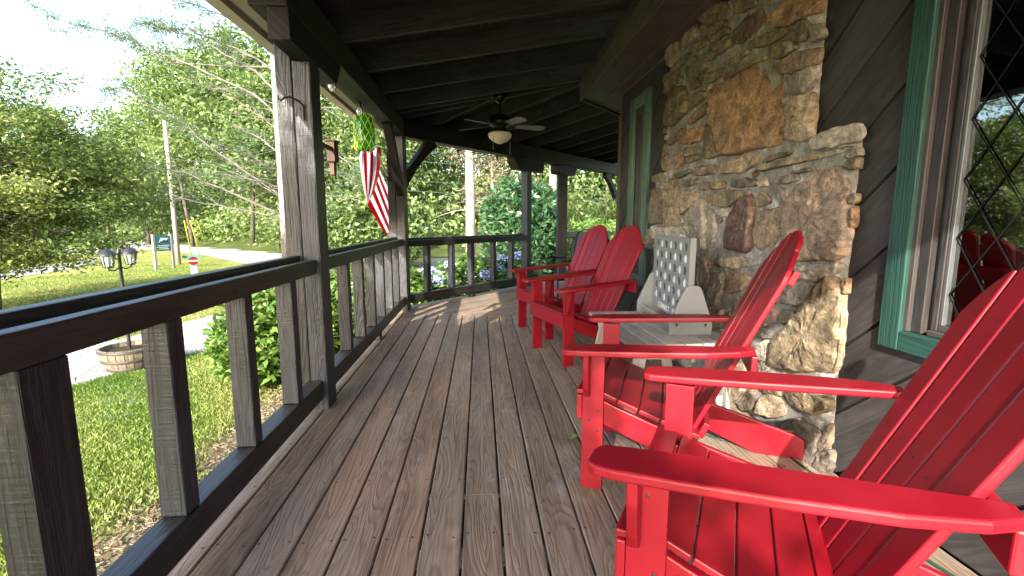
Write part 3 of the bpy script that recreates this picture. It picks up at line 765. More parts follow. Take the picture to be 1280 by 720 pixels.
while x < XW - .02:
    x0, x1 = x + .0045, x + .1512 - .0045
    cuts = [-2.4]; y = -2.4 + rng.uniform(.8, 4.6)
    while y < 6.6: cuts.append(y); y += rng.uniform(4.6, 5.2)
    if k == 4: cuts = [-2.4, .2, 2.92]
    if k == 6: cuts = [-2.4, -.6, 3.9]
    cuts.append(7)
    for a, b in zip(cuts[:-1], cuts[1:]):
        P = clip([(x0, a + .002), (min(x1, XW - .01), a + .002), (min(x1, XW - .01), b - .002), (x0, b - .002)], SA, sn)
        plank(P, rng.uniform(-.0022, .0), Vector((0, 1)), rng.uniform(0, 60), rng.random())
    y = -.35
    while y < 5.9:
        for e in (.022, .122):
            yy = y + rng.uniform(-.012, .012); xx = x + e + rng.uniform(-.006, .006)
            nails.poly([(xx + .0052 * math.cos(i * .785), yy + .0052 * math.sin(i * .785), .0012) for i in range(8)])
        y += .40
    x += .1512; k += 1
# boards of the far part run with the angled rail
d2 = Vector((D2.x, D2.y)); n2 = Vector((N2.x, N2.y)); pc2 = Vector((PC.x, PC.y))
j = 0; a = .14
while a > -3.3:
    P = []
    for s, t in ((a, -6), (a - .144, -6), (a - .144, 8), (a, 8)):
        q = pc2 + n2 * s + d2 * t; P.append((q.x, q.y))
    P = clip(P, SA, (-sn[0], -sn[1]))
    P = clip(P, (-1.21, 0), (1, 0)) if len(P) > 2 else P
    q0 = c0 - N2 * .0
    P = clip(P, (c0.x, c0.y), (n2.x, n2.y)) if len(P) > 2 else P
    plank(P, rng.uniform(-.002, .0), d2, rng.uniform(0, 60), rng.random()); a -= .1512
struct(mb.build('porch_floor', M['deck']))
for i, v in enumerate(nails.v): pass
struct(nails.build('nail_heads', M['iron']))
# joists, rim and dark crawl space below
mb = MB(); mb.box(-1.19, -1.15, -2.4, 6.25, -.30, -.035)
mb.obox(Vector((-1.19, 6.3, -.30)), D2 * 7, N2 * .04, (0, 0, .265))
for i in range(20): mb.box(-1.14, XW, -2.3 + i * .42, -2.26 + i * .42, -.24, -.035)
struct(mb.build('deck_framing', M['beam']))

# ================================================================== POSTS
BZ = 2.228                       # underside of the beam
def post(name, label, c, ang, w, d, z1, loc2=None, double=True):
    t = thing(name, label, 'porch post', (c[0], c[1], 0), ang, 'timber porch posts')
    mb = MB()
    if double:
        mb.box(-w / 2, -w * .02 - .0015, -d / 2 + .006, d / 2, -.3, max(z1, BZ - .003)); mb.box(-w * .02 + .0015, w / 2, -d / 2, d / 2 - .004, -.3, z1)
    else: mb.box(-w / 2, w / 2, -d / 2, d / 2, -.3, z1)
    mb.build('shaft', M['post'], t, bevel=.008); return t
BZ = 2.228                        # underside of the beam
P1 = post('porch_post', 'thick rough timber porch post with an iron hook, between the two nearer rail bays', (-1.055, 3.005), 0, .20, .17, 2.07)
P2 = post('porch_post', 'corner porch post beside the striped flag, where the railing turns', (PC.x, PC.y), R(-6), .215, .17, BZ)
t3 = 2.86; t4 = 4.06
P3p = PC + D2 * t3; P4p = PC + D2 * t4
P3 = post('porch_post', 'slim porch post at the end of the far railing, left of the step opening', (P3p.x, P3p.y), -ANG, .135, .135, 2.03, double=False)
P4 = post('porch_post', 'doubled porch post right of the step opening, above the farthest red chair', (P4p.x, P4p.y), 0, .19, .15, 2.05)
P0 = post('porch_post', 'porch post behind the viewpoint at the near end of the railing', (-1.055, -.55), 0, .20, .17, 2.07)
# ================================================================== PORCH ROOF
roof = thing('porch_roof', 'dark stained porch roof of open rafters carried by timber beams', 'porch roof', (0, 3, 2.3))
def rp(o): o.parent = roof; o.location = -Vector(roof.location); return o
SLOPE = .165
def rz(x): return 2.435 + (x + .94) * SLOPE             # underside of the rafters
YN = -1.25
mb = MB(); mb.box(-1.14, -.945, 2.605, PC.y - .02, BZ, 2.425); rp(mb.build('beam', M['beam'], bevel=.008))
mb = MB(); mb.box(-1.138, -.947, YN, 2.603, 2.335, 2.424); rp(mb.build('beam', M['beam'], bevel=.008))
e2 = PC + D2 * 7.2
mb = MB(); mb.obox(PC - N2 * .10 + D2 * .03 + Vector((0, 0, BZ - .002)), D2 * 7.2, N2 * .195, (0, 0, .225)); rp(mb.build('beam', M['beam'], bevel=.008))
# bolsters on the posts
def bolster(c, d, w, l0, l1, z0, z1, ch0, ch1):
    mb = MB(); s = Vector((d.y, -d.x, 0))
    mb.prism([(-l0, z1), (-l0, z0 + ch0), (-l0 + ch0 * .9, z0), (l1 - ch1 * .8, z0), (l1, z0 + ch1), (l1, z1)], lambda a, b: Vector((c[0], c[1], 0)) + d * a + Vector((0, 0, b)) - s * w / 2, s * w)
    return rp(mb.build('bolster', M['beam'], bevel=.006))
mb = MB()
Y1 = Vector((0, 1, 0))
bolster((-.995, 3.005), Y1, .108, .40, .50, 2.07, BZ - .002, .0, .128)
bolster((P3p.x, P3p.y), D2, .18, .45, .42, 2.03, BZ - .004, .13, .05); bolster((P4p.x, P4p.y), D2, .18, .30, .42, 2.05, BZ - .004, .05, .14)
# curved knee braces at the corner post
def brace(p0, p1, w, th, sag, side):
    mb = MB(); p0, p1 = Vector(p0), Vector(p1); d = p1 - p0; l = d.length; d.normalize(); up = side.cross(d).normalized()
    if up.z < 0: up = -up
    n = 8; pts = [(l * i / n, th / 2 - sag * .3 * math.sin(math.pi * i / n)) for i in range(n + 1)] + [(l * i / n, -th / 2 + sag * math.sin(math.pi * i / n)) for i in range(n, -1, -1)]
    mb.prism(pts, lambda a, b: p0 + d * a + up * b - side * w / 2, side * w)
    return rp(mb.build('brace', M['beam'], bevel=.006))
brace((-1.0, 6.22, 1.52), (-1.0, 5.45, BZ + .02), .09, .13, .015, Vector((1, 0, 0)))
brace(PC + D2 * .05 + Vector((0, 0, 1.64)), PC + D2 * .62 + Vector((0, 0, BZ + .01)), .10, .17, .05, Vector((-N2.x, -N2.y, 0)))
q4 = PC + D2 * 6.4
brace(q4 + D2 * .05 + Vector((0, 0, 1.75)), q4 - D2 * .5 + Vector((0, 0, BZ + .01)), .10, .17, .05, Vector((-N2.x, -N2.y, 0)))
# rafters
def rafter(mb, a, b, za, zb, h=.19, w=.045):
    a = Vector((a[0], a[1], za)); b = Vector((b[0], b[1], zb)); d = b - a; s = Vector((d.y, -d.x, 0)).normalized()
    mb.obox(a - s * w / 2, d, s * w, (0, 0, h))
ys = [5.745 - .683 * i for i in range(11)]
for y in ys:
    mb = MB(); rafter(mb, (-1.30, y), (1.58, y), rz(-1.30), rz(1.58)); rp(mb.build('rafter', M['rafter'], bevel=.003))
HUB = Vector((.26, 5.93, rz(.26)))
HC = Vector((1.26, cin.y + .02, 2.80))
mb = MB(); rafter(mb, (PC.x, PC.y), (1.5, 5.84), 2.42, rz(1.5) + .01, .2, .06); rp(mb.build('rafter', M['rafter'], bevel=.003))     # hip
aW = (c0 - PC).dot(-N2)                                   # house wall to outer line, across the angled part
def z2(a): return 2.435 + a * SLOPE * 1.03
def sec2(a, t): return PC - N2 * a + D2 * t
for i, t in enumerate([.55 + .62 * i for i in range(10)]):
    a1 = 2.3; st = sec2(-.25, t)
    # start of a jack rafter where it meets the hip
    dh = Vector((1.66, 5.8, 0)) - PC; 
    # solve a so that the rafter runs from the house eave outwards
    # hip in (a,t) coordinates
    ha, ht = dh.dot(-N2), dh.dot(D2)
    lim = 2.3
    tm = t * 1.0
    if ht > 0 and t < ht: lim = max(.35, ha * t / ht)
    en = sec2(lim, t)
    mb = MB(); rafter(mb, (st.x, st.y), (en.x, en.y), z2(-.25), z2(lim)); rp(mb.build('rafter', M['rafter'], bevel=.003))
for ya in (6.02, 6.14):
    pass
for q in (Vector((-.99, 5.98)), Vector((-.55, 6.62)), ):
    mb = MB(); rafter(mb, (q.x - .0, q.y), (HUB.x - .04, HUB.y + .0), 2.43, HUB.z + .004, .17, .04); rp(mb.build('rafter', M['rafter'], bevel=.003))
# ceiling planks above the rafters (boards run along the porch)
def ceiling(fr, n, wid, t0, t1, zf, cl):
    mb = MB()
    for i in range(n):
        a, b = i * wid + .003, (i + 1) * wid - .003
        P = cl([(a, t0), (b, t0), (b, t1), (a, t1)])
        if len(P) < 3: continue
        V = [fr(p[0], p[1], zf(p[0])) for p in P]; r = rng.random()
        mb.poly(V, [(p[1] + r * 30, p[0]) for p in P], 0, r); mb.poly([v + Vector((0, 0, .03)) for v in V[::-1]], [(p[1], p[0]) for p in P[::-1]], 0, r)
    return mb
hipn = Vector((-(Vector((1.66, 5.8)) - pc2).y, (Vector((1.66, 5.8)) - pc2).x))
if hipn.y > 0: hipn = -hipn
W0 = -1.46
mbc = ceiling(lambda a, t, z: Vector((W0 + a, t, z)), 22, .148, YN - .1, 8, lambda a: rz(W0 + a) + .19, lambda P: [(q[0] - W0, q[1]) for q in clip([(p[0] + W0, p[1]) for p in P], pc2, hipn)])
rp(mbc.build('ceiling', M['ceil']))
def cl2(P):
    Q = [sec2(p[0] - .40, p[1]) for p in P]; Q = clip([(q.x, q.y) for q in Q], pc2, -hipn)
    return [((Vector((q[0], q[1], 0)) - PC).dot(-N2) + .40, (Vector((q[0], q[1], 0)) - PC).dot(D2)) for q in Q]
mbc = ceiling(lambda a, t, z: sec2(a - .40, t) + Vector((0, 0, z)), 22, .148, -1.5, 7.5, lambda a: z2(a - .40) + .19, cl2)
rp(mbc.build('ceiling', M['ceil']))
# roofing above
mb = MB(); 
mb.prism(clip([(-1.50, YN - .15), (4.5, YN - .15), (4.5, 7), (-1.5, 8)], pc2, hipn), lambda a, b: (a, b, rz(a) + .24), (0, 0, .03))
Q = clip([(q.x, q.y) for q in (sec2(-.44, -1.6), sec2(5.0, -1.6), sec2(5.0, 7.6), sec2(-.44, 7.6))], pc2, -hipn)
mb.prism(Q, lambda a, b: Vector((a, b, z2((Vector((a, b, 0)) - PC).dot(-N2)) + .24)), (0, 0, .03))
rp(mb.build('roofing', M['black']))
# eave: soffit strip, fascia and tan gutter
mb = MB(); mb.box(-1.30, -1.22, YN - .1, PC.y + .05, 2.325, 2.345); mb.obox(PC + N2 * .165 + D2 * .08 + Vector((0, 0, 2.325)), D2 * 7.3, N2 * .08, (0, 0, .02)); rp(mb.build('soffit_strip', M['taupe']))
mb = MB(); mb.box(-1.34, -1.302, YN - .1, PC.y + .10, 2.35, 2.62); mb.obox(PC + N2 * .247 + D2 * .09 + Vector((0, 0, 2.35)), D2 * 7.3, N2 * .038, (0, 0, .27)); rp(mb.build('fascia', M['black']))
mb = MB()
prof = [(-1.375, 2.335), (-1.455, 2.335), (-1.475, 2.40), (-1.485, 2.455), (-1.475, 2.455), (-1.465, 2.40), (-1.45, 2.345), (-1.38, 2.345), (-1.38, 2.455), (-1.375, 2.455)]
mb.prism(prof, lambda a, b: (a, YN - .1, b), (0, PC.y + .17 - YN + .1, 0))
mb.prism([(-(p[0] + 1.055), p[1]) for p in prof], lambda a, b: PC + N2 * a + D2 * .145 + Vector((0, 0, b)), D2 * 7.3)
rp(mb.build('gutter', M['tan']))
mb = MB(); mb.prism([(-1.14, 2.425), (-1.14, 2.62), (-1.2, 2.62), (-1.2, 2.425)], lambda a, b: (a, YN, b), (0, 7.3, 0)); rp(mb.build('blocking', M['rafter']))

# ================================================================== RAILINGS
def railing(label, fr, l0, l1, bal, foot, bw=.08, bal_d=.078, zt=.94, mid_w=None):
    """fr(a, s) -> ground point; a along, s outwards from the inner face"""
    t = thing('porch_railing', label, 'railing', fr((l0 + l1) / 2, .05), 0, 'railing bays of the deck')
    off = -Vector(t.location)
    def fin(o): o.parent = t; o.location = off; return o
    def bx(a0, a1, s0, s1, z0, z1, name, mat, bev=.006):
        mb = MB(); o_ = fr(a0, s0); mb.obox(o_ + Vector((0, 0, z0)), fr(a1, s0) - o_, fr(a0, s1) - o_, (0, 0, z1 - z0)); return fin(mb.build(name, mat, bevel=bev))
    bx(l0, l1, .0, .048, zt - .085, zt, 'top_rail', M['rail']); bx(l0, l1, .092, .140, zt - .07, zt + .025, 'top_rail', M['rail'])
    bx(l0, l1, .0, .092, .075, .19, 'bottom_rail', M['rail'])
    for b in bal: bx(b[0], b[1], .006, .09, .191, zt - .086, 'baluster', M['post'], .005)
    for f in foot: bx(f, f + .09, .012, .085, .0, .074, 'foot', M['post'], .005)
    return t
f1 = lambda a, s: Vector((-.98 - s, a, 0))
railing('near railing bay of dark painted timber, left of the deck up to the hooked post', f1, -.46, 2.915, [(-.02, .06), (.5, .58), (1.043, 1.175), (1.537, 1.616), (2.035, 2.105), (2.53, 2.605)], [1.05])
railing('middle railing bay between the hooked post and the corner post, rhododendrons behind', f1, 3.095, 6.235, [(3.6, 3.67), (4.03, 4.10), (4.46, 4.53), (4.90, 4.97), (5.35, 5.42), (5.79, 5.86)], [4.66])
f2 = lambda a, s: PC + D2 * a + N2 * (s - .07)
railing('far angled railing bay with sunlit balusters, in front of the hydrangeas', f2, .10, t3 - .07, [(.42, .49), (.90, .97), (1.32, 1.40), (1.86, 1.93), (2.35, 2.42)], [1.33], zt=.915)
railing('farthest railing bay, right of the step opening and behind the red chairs', f2, t4 + .09, 6.3, [(t4 + .45 + .48 * i, t4 + .52 + .48 * i) for i in range(4)], [t4 + 1.2], zt=.92)
# ================================================================== RED CHAIRS
def make_chair():
    t = thing('adirondack_chair', '', 'chair', (0, 0, 0), 0, 'red slatted armchairs along the house wall')
    ZA, ZR, LA, OV = .613, .663, .655, .082
    zarm = lambda x: ZA + (ZR - ZA) * (x + OV) / (LA + OV)
    r = M['red']
    for s in (-1, 1):
        # front leg with bolts
        mb = MB(); y0, y1 = (s * .292, s * .317); y0, y1 = min(y0, y1), max(y0, y1)
        mb.box(0, .09, y0, y1, 0, .6145)
        for (bx_, bz_) in ((.030, .315), (.066, .36), (.066, .27), (.045, .55)):
            yy = s * .3172
            mb.lathe([(0, 0), (.0055, 0), (.0055, .0016), (.003, .0022), (0, .0022)], (0, 0, 0), 8, 1)
            k = 5 * 8
            for i in range(len(mb.v) - k, len(mb.v)):
                v = mb.v[i]; mb.v[i] = (bx_ + v[0], yy + s * v[2], bz_ + v[1])
        mb.build('leg', [r, M['iron']], t, bevel=.004)
        # armrest, widest at the front, tapering on the outer edge to the rear
        outl = [(-.058, .288), (.06, .283), (.3, .286), (.5, .292), (.655, .296)]
        oute = [(.655, .348), (.60, .378), (.48, .402), (.30, .412), (.10, .412), (-.02, .409), (-.058, .402)]
        fr_ = [(-.076, .390), (-.082, .372), (-.082, .318), (-.076, .300)]
        pts = outl + oute + fr_
        mb = MB(); mb.prism([(a, s * b) for a, b in pts], lambda a, b: (a, b, zarm(a)), (0, 0, .026))
        mb.build('armrest', r, t, bevel=.007, seg=3)
        # bracket under the arm, outside of the leg
        mb = MB(); pr = [(.318, .61), (.384, .61), (.380, .55), (.366, .47), (.350, .435), (.334, .425), (.318, .425)]
        mb.prism([(s * a, b) for a, b in pr], lambda a, b: (.008, a, b if b < .6 else zarm(.02) - .001), (.026, 0, 0)); mb.build('arm_bracket', r, t, bevel=.005)
        # stringer: side board of the seat and rear leg in one
        mb = MB(); sp = [(.002, .420), (.002, .315), (.10, .285), (.78, .0), (1.0, .0), (1.0, .095), (.96, .12), (.46, .268), (.30, .318), (.14, .375), (.05, .413)]
        mb.prism(sp, lambda a, b: (a, s * .2905, b), (0, -s * .027, 0)); mb.build('stringer', r, t, bevel=.005)
    mb = MB(); mb.box(-.024, -.001, -.322, .322, .318, .425); mb.build('apron', r, t, bevel=.005)
    # seat boards follow a dished curve
    mb = MB(); S = [(-.03, .428), (.05, .427), (.14, .392), (.23, .358), (.32, .327), (.41, .298), (.48, .277)]
    for i in range(len(S) - 1):
        a, b = Vector((S[i][0], 0, S[i][1])), Vector((S[i + 1][0], 0, S[i + 1][1])); d = (b - a).normalized(); up = Vector((-d.z, 0, d.x))
        g0 = .003; e = b - d * .003
        a = a + d * g0
        hw = .316 if i == 0 else .289
        if i in (1,): hw = .289
        mb.obox(a + Vector((0, -hw, 0)), e - a, (0, 2 * hw, 0), up * .02)
    mb.build('seat', r, t, bevel=.004)
    # backrest: five boards fanning upwards, arched at the top
    B0 = Vector((.425, 0, .235)); ax = Vector((.40, 0, .885)).normalized(); nr_ = Vector((-ax.z, 0, ax.x)); Ls = .985
    mb = MB(); nb = 5
    def top(y): return Ls - .21 * (abs(y) / .27) ** 2.2
    for i in range(nb):
        u0, u1 = -1 + 2 * i / nb, -1 + 2 * (i + 1) / nb
        wb, wt = .235, .272
        L0, L1 = u0 * wb + .004, u1 * wb - .004; T0, T1 = u0 * wt + .004, u1 * wt - .004
        bow = -.008 * abs((u0 + u1) / 2) ** 2
        pts = [(L0, 0), (L1, 0)]
        yc = (T0 + T1) / 2; n = 8
        for k in range(n + 1):
            f = k / n; y = T1 + (T0 - T1) * f; h = top(y)
            h -= .012 * (abs(2 * f - 1) ** 4)
            pts.append((y, h))
        mb.prism(pts, lambda a, b: B0 + Vector((0, a, 0)) + ax * b + nr_ * bow * -1, nr_ * -.021)
        p = B0 + ax * .42 + Vector((0, (L0 + L1) / 2 * 1.08, 0)) - nr_ * (bow - .0008)
        mb.poly([p + Vector((0, math.cos(q * .785) * .0042, 0)) + ax * math.sin(q * .785) * .0042 for q in range(8)][::-1], mi=1)
    mb.build('backrest', [r, M['black']], t, bevel=.006, seg=3)
    # rear cross bar under the arms and upper back brace
    mb = MB(); mb.box(.643, .667, -.340, .340, .575, .660); mb.build('cross_bar', r, t, bevel=.005)
    mb = MB(); p = B0 + ax * .77 - nr_ * .023; mb.obox(p + Vector((0, -.225, 0)), (0, .45, 0), ax * .06, nr_ * -.026); mb.build('back_brace', r, t, bevel=.005)
    mb = MB(); p = B0 + ax * .06 - nr_ * .023; mb.obox(p + Vector((0, -.262, 0)), (0, .524, 0), ax * .07, nr_ * -.026); mb.build('back_brace', r, t, bevel=.005)
    return t
ch = make_chair()
spots = [(.525, 4.865, .366, 'red slatted armchair farthest along the deck, beside the black metal chair'),
         (.568, 3.984, .300, 'red slatted armchair between the farthest red chair and the grey side table'),
         (.557, 2.244, -.391, 'red slatted armchair between the grey side table and the nearest red chair'),
         (.492, 1.283, -.513, 'nearest red slatted armchair, in front of the diamond-lattice window')]
for i, (x, y, a, lb) in enumerate(spots):
    if i == 0: ch.location = (x, y, 0); ch.rotation_euler = (0, 0, a); ch['label'] = lb
    else: copy_tree(ch, (x, y, 0), a, lb)

# ================================================================== SIDE TABLE AND THE GAME ON IT
TX0, TX1, TY0, TY1, TZ = .80, 1.43, 2.47, 3.44, .50
tb = thing('side_table', 'grey slatted wooden side table by the stone wall, holding the disc game', 'table', ((TX0 + TX1) / 2, (TY0 + TY1) / 2, 0))
to = -Vector(tb.location)
def tp(o): o.parent = tb; o.location = to; return o
mb = MB(); n = 6; wd_ = (TX1 - TX0) / n
for i in range(n): mb.box(TX0 + i * wd_ + .003, TX0 + (i + 1) * wd_ - .003, TY0, TY1, TZ - .022, TZ)
tp(mb.build('tabletop', M['tablewood'], bevel=.004))
for ya_ in (TY0 + .06, TY1 - .085):
    mb = MB(); mb.box(TX0 + .06, TX1 - .06, ya_, ya_ + .025, TZ - .10, TZ - .0235); tp(mb.build('apron', M['tablewood'], bevel=.003))
for sx in (0, 1):
    for sy in (0, 1):
        x0 = (TX0 + .11, TX1 - .11)[sx]; xb = (TX0 + .02, TX1 - .02)[sx]; yy = (TY0 + .10, TY1 - .10)[sy]
        yb = (TY0 + .06, TY1 - .06)[sy]
        mb = MB(); mb.bar((xb, yb, 0), (x0, yy, TZ - .024), .07, .028, (0, 1, 0)); tp(mb.build('leg', M['tablewood'], bevel=.004))
# disc game
gx, gy, gr = 1.265, 3.06, R(-4)
gm = thing('disc_game', 'big grey disc-dropping game board with white and navy discs, standing on the side table', 'board game', (gx, gy, TZ + .0005), gr)
W2, CELLS, ROWS, CS, RH, TH = .355, 7, 6, .0925, .031, .034
z0 = .055; Hh = .075 + ROWS * .0725
mb = MB(); CZ = .0725
def board_face(x, flip):
    yb0 = -CELLS * CS / 2; zb0 = z0 + .060
    def pl(P, uv=None):
        P = [(x, y, z) for y, z in P]; mb.poly(P[::-1] if flip else P)
    pl([(W2, z0), (-W2, z0), (-W2, zb0), (W2, zb0)]); zt = zb0 + ROWS * CZ
    pl([(W2, zt), (-W2, zt), (-W2, zt + .018), (W2, zt + .018)])
    pl([(yb0, zb0), (-W2, zb0), (-W2, zt), (yb0, zt)]); pl([(W2, zb0), (-yb0, zb0), (-yb0, zt), (W2, zt)])
    for i in range(CELLS):
        for j in range(ROWS):
            cy, cz = yb0 + (i + .5) * CS, zb0 + (j + .5) * CZ; n = 24
            C = [(cy + RH * math.cos(2 * math.pi * k / n), cz + RH * .93 * math.sin(2 * math.pi * k / n)) for k in range(n)]
            def sq(k):
                a = 2 * math.pi * k / n; c, s = math.cos(a), math.sin(a); m = max(abs(c), abs(s)); return (cy + c / m * CS / 2, cz + s / m * CZ / 2)
            for k in range(n):
                k2 = (k + 1) % n; pl([sq(k), C[k], C[k2], sq(k2)][::-1])
            if not flip:
                for k in range(n):
                    k2 = (k + 1) % n
                    mb.poly([(x, *C[k]), (x + TH, *C[k]), (x + TH, *C[k2]), (x, *C[k2])])
    return zt + .018
zt = board_face(-TH / 2, False); board_face(TH / 2, True)
for P in ([(W2, zt), (-W2, zt)], [(-W2, z0), (W2, z0)], [(-W2, zt), (-W2, z0)], [(W2, z0), (W2, zt)]):
    (a, b), (c, d) = P; mb.poly([(-TH / 2, a, b), (-TH / 2, c, d), (TH / 2, c, d), (TH / 2, a, b)])
bd = mb.build('board', M['grey'], gm)
for i in range(CELLS):
    for j in range(ROWS):
        cy, cz = -CELLS * CS / 2 + (i + .5) * CS, z0 + .060 + (j + .5) * CZ
        mb = MB(); mb.lathe([(0, -.006), (.0275, -.006), (.029, -.003), (.029, .003), (.0275, .006), (0, .006)], (0, 0, 0), 20)
        for k, v in enumerate(mb.v): mb.v[k] = (v[2] - .004, cy + v[0], cz + v[1])
        # seen from the front-left the top row starts navy at the far end
        o = mb.build('disc', M['hole'] if (i + j) % 2 == 1 else M['white'], bd)
def stand(y, name):
    mb = MB(); pts = [(-.125, 0), (.125, 0), (.125, .075), (.052, .275), (.036, .292), (-.022, .292), (-.04, .275), (-.125, .075)]
    mb.prism(pts, lambda a, b: (a, y, b), (0, .026, 0))
    s = -1 if y < 0 else 1
    for xx in (-.085, .085):
        yy = y - .0008 if y < 0 else y + .0268
        mb.poly([(xx + .009 * math.cos(q * .52), yy, .06 + .009 * math.sin(q * .52)) for q in range(12)], mi=1)
    return mb.build(name, [M['grey'], M['black']], gm, bevel=.003)
stand(-W2 - .028, 'end_stand'); stand(W2 + .002, 'end_stand')
mb = MB(); mb.box(-.105, -.085, -W2, W2, .045, .063); mb.build('rail', M['tablewood'], gm, bevel=.002)
mb = MB(); mb.box(.085, .105, -W2, W2, .045, .063); mb.build('rail', M['grey'], gm, bevel=.002)
for word, yo in (('CONNECT', .085), ('FOUR', -.155)):
    fc = bpy.data.curves.new('lettering', 'FONT'); fc.body = word; fc.size = .050; fc.align_x = 'CENTER'; fc.align_y = 'CENTER'; fc.extrude = .0008
    fo = bpy.data.objects.new('lettering', fc); COL.objects.link(fo); fc.materials.append(M['white'])
    me_ = bpy.data.meshes.new_from_object(fo.evaluated_get(bpy.context.evaluated_depsgraph_get())); bpy.data.objects.remove(fo)
    fo = bpy.data.objects.new('lettering', me_); COL.objects.link(fo); fo.parent = gm
    fo.location = (-TH / 2 - .0015, yo, z0 + .030); fo.rotation_euler = (R(90), 0, R(-90))

# ================================================================== BLACK METAL CHAIR BEHIND THE RED ONES
mc = thing('metal_chair', 'black metal armchair half hidden behind the farthest red chair', 'chair', (1.13, 6.35, 0), R(200))
mb = MB()
for s in (-1, 1):
    mb.tube([(.24, s * .27, 0), (.25, s * .27, .44), (.24, s * .28, .62), (.18, s * .285, .655), (-.20, s * .285, .66)], .011, 8)
    mb.tube([(-.30, s * .25, 0), (-.24, s * .25, .42), (-.36, s * .25, 1.0)], .011, 8)
mb.tube([(-.36, -.25, 1.0), (-.375, -.15, 1.04), (-.38, 0, 1.05), (-.375, .15, 1.04), (-.36, .25, 1.0)], .011, 8)
mb.build('frame', M['black'], mc, smooth=True)
mb = MB(); mb.box(-.26, .26, -.25, .25, .40, .43); mb.build('seat', M['black'], mc, bevel=.01)
mb = MB(); mb.obox((-.255, -.24, .50), (-.09, 0, .46), (0, .48, 0), (-.02, 0, -.004)); mb.build('backrest', M['black'], mc, bevel=.006)

# ================================================================== CEILING FAN
fan = thing('ceiling_fan', 'dark bronze ceiling fan with grey blades and a frosted bowl lamp, under the rafters', 'ceiling fan', (.25, 5.93, HUB.z + .02), R(12))
mb = MB(); mb.lathe([(0, .0), (.075, .0), (.078, -.03), (.06, -.065), (.03, -.09), (.0, -.09)]); mb.build('canopy', M['bronze'], fan, smooth=True)
mb = MB(); mb.lathe([(.014, -.08), (.014, -.25)], n=10); mb.build('downrod', M['bronze'], fan, smooth=True)
FZ = -.32
mb = MB(); mb.lathe([(0, .10), (.04, .10), (.09, .085), (.125, .05), (.13, 0), (.12, -.03), (.08, -.05), (.075, -.075), (.105, -.09), (.11, -.11), (0, -.11)], (0, 0, FZ)); mb.build('motor', M['bronze'], fan, smooth=True)
mb = MB(); mb.lathe([(.108, -.112), (.135, -.118), (.145, -.135), (.135, -.17), (.10, -.205), (.05, -.23), (.02, -.243), (0, -.246)], (0, 0, FZ)); mb.build('lamp_shade', M['offwhite'], fan, smooth=True)
for i in range(5):
    a = 2 * math.pi * i / 5 + R(-4); ca, sa = math.cos(a), math.sin(a)
    def fb(x, y, z): return (x * ca - y * sa, x * sa + y * ca, z + FZ - .01)
    mb = MB(); pts = [(.20, -.045), (.46, -.066), (.52, -.058), (.55, -.03), (.555, 0), (.55, .03), (.52, .058), (.46, .066), (.20, .045)]
    mb.prism(pts, lambda x, y: fb(x, y, -.03 - y * .22 + (x - .2) * -.02), (0, 0, .008)); mb.build('blade', M['fanblade'] if 'fanblade' in M else M['grey'], fan, bevel=.002)
    mb = MB(); mb.bar(fb(.10, 0, .0), fb(.23, 0, -.022), .045, .006); mb.tube([fb(.11, .03, 0), fb(.15, .055, -.025), fb(.20, .045, -.03)], .006, 6); mb.build('blade_bracket', M['bronze'], fan)
for q, (x, y, l) in enumerate(((-.105, -.09, .20), (.11, -.05, .24))):
    mb = MB(); mb.tube([(x, y, FZ - .10), (x, y, FZ - .10 - l)], .0022, 6); mb.lathe([(0, 0), (.007, -.004), (.009, -.02), (0, -.028)], (x, y, FZ - .10 - l), 8); mb.build('pull_chain', M['chrome'], fan)

# ================================================================== SMALL THINGS HUNG ON THE PORCH
hk = thing('plant_hook', 'black iron hook screwed high on the rough hooked post', 'hook', (-1.0, 2.918, 1.79))
mb = MB(); mb.tube([(.0, -.004, -.045), (.0, -.006, .03), (-.015, -.03, .05), (-.05, -.06, .065), (-.075, -.085, .055), (-.088, -.1, .035), (-.098, -.108, .045), (-.1, -.108, .06)], .0055, 8); mb.build('arm', M['black'], hk, smooth=True)
mb = MB(); mb.box(-.009, .009, -.004, 0, -.05, .04); mb.build('plate', M['black'], hk)
bh = thing('birdhouse', 'small reddish wooden box on the far side of the hooked post', 'birdhouse', (-1.015, 3.62, 1.56))
mb = MB(); mb.box(-.07, -.015, -.05, .05, .03, .17); mb.build('box', M['birdwood'], bh, bevel=.004)
mb = MB(); mb.box(-.08, -.005, -.06, .06, .171, .182); mb.build('roof', M['birdwood'], bh, bevel=.003)
mb = MB(); mb.box(-.04, -.02, -.53, -.061, .10, .125); mb.box(-.06, -.03, -.03, .03, -.06, .029); mb.build('bracket', M['birdwood'], bh)
# string of bulbs
sl2 = thing('string_lights', 'string of clear bulbs on a black cord under the outer beam', 'string lights', (-1.07, 4.6, 2.2))
so2 = -Vector(sl2.location)
mb = MB(); bpts = [(-1.07, 3.74, 2.212), (-1.07, 4.55, 2.212), (-1.07, 5.62, 2.212)]; allp = []
seq = [(-1.03, 3.54, 2.20)] + bpts + [(-1.05, 6.2, 2.19)]
for i in range(len(seq) - 1):
    for k in range(6):
        f = k / 6; a, b = Vector(seq[i]), Vector(seq[i + 1]); p = a.lerp(b, f); p.z += -.022 * math.sin(math.pi * f) + .008; allp.append(p)
mb.tube(allp, .0045, 6)
s2 = [PC + D2 * (.2 + i * .9) + N2 * -.03 + Vector((0, 0, 2.19 - .01 * (i % 2))) for i in range(5)]; mb.tube(s2, .0045, 6)
o = mb.build('cord', M['black'], sl2, smooth=True); o.location = so2
def bulbglass():
    m, nt, b = newmat('bulb_glass'); b.inputs['Base Color'].default_value = (.9, .92, .92, 1); b.inputs['Roughness'].default_value = .04
    b.inputs['Transmission Weight'].default_value = .85; b.inputs['IOR'].default_value = 1.3; return m
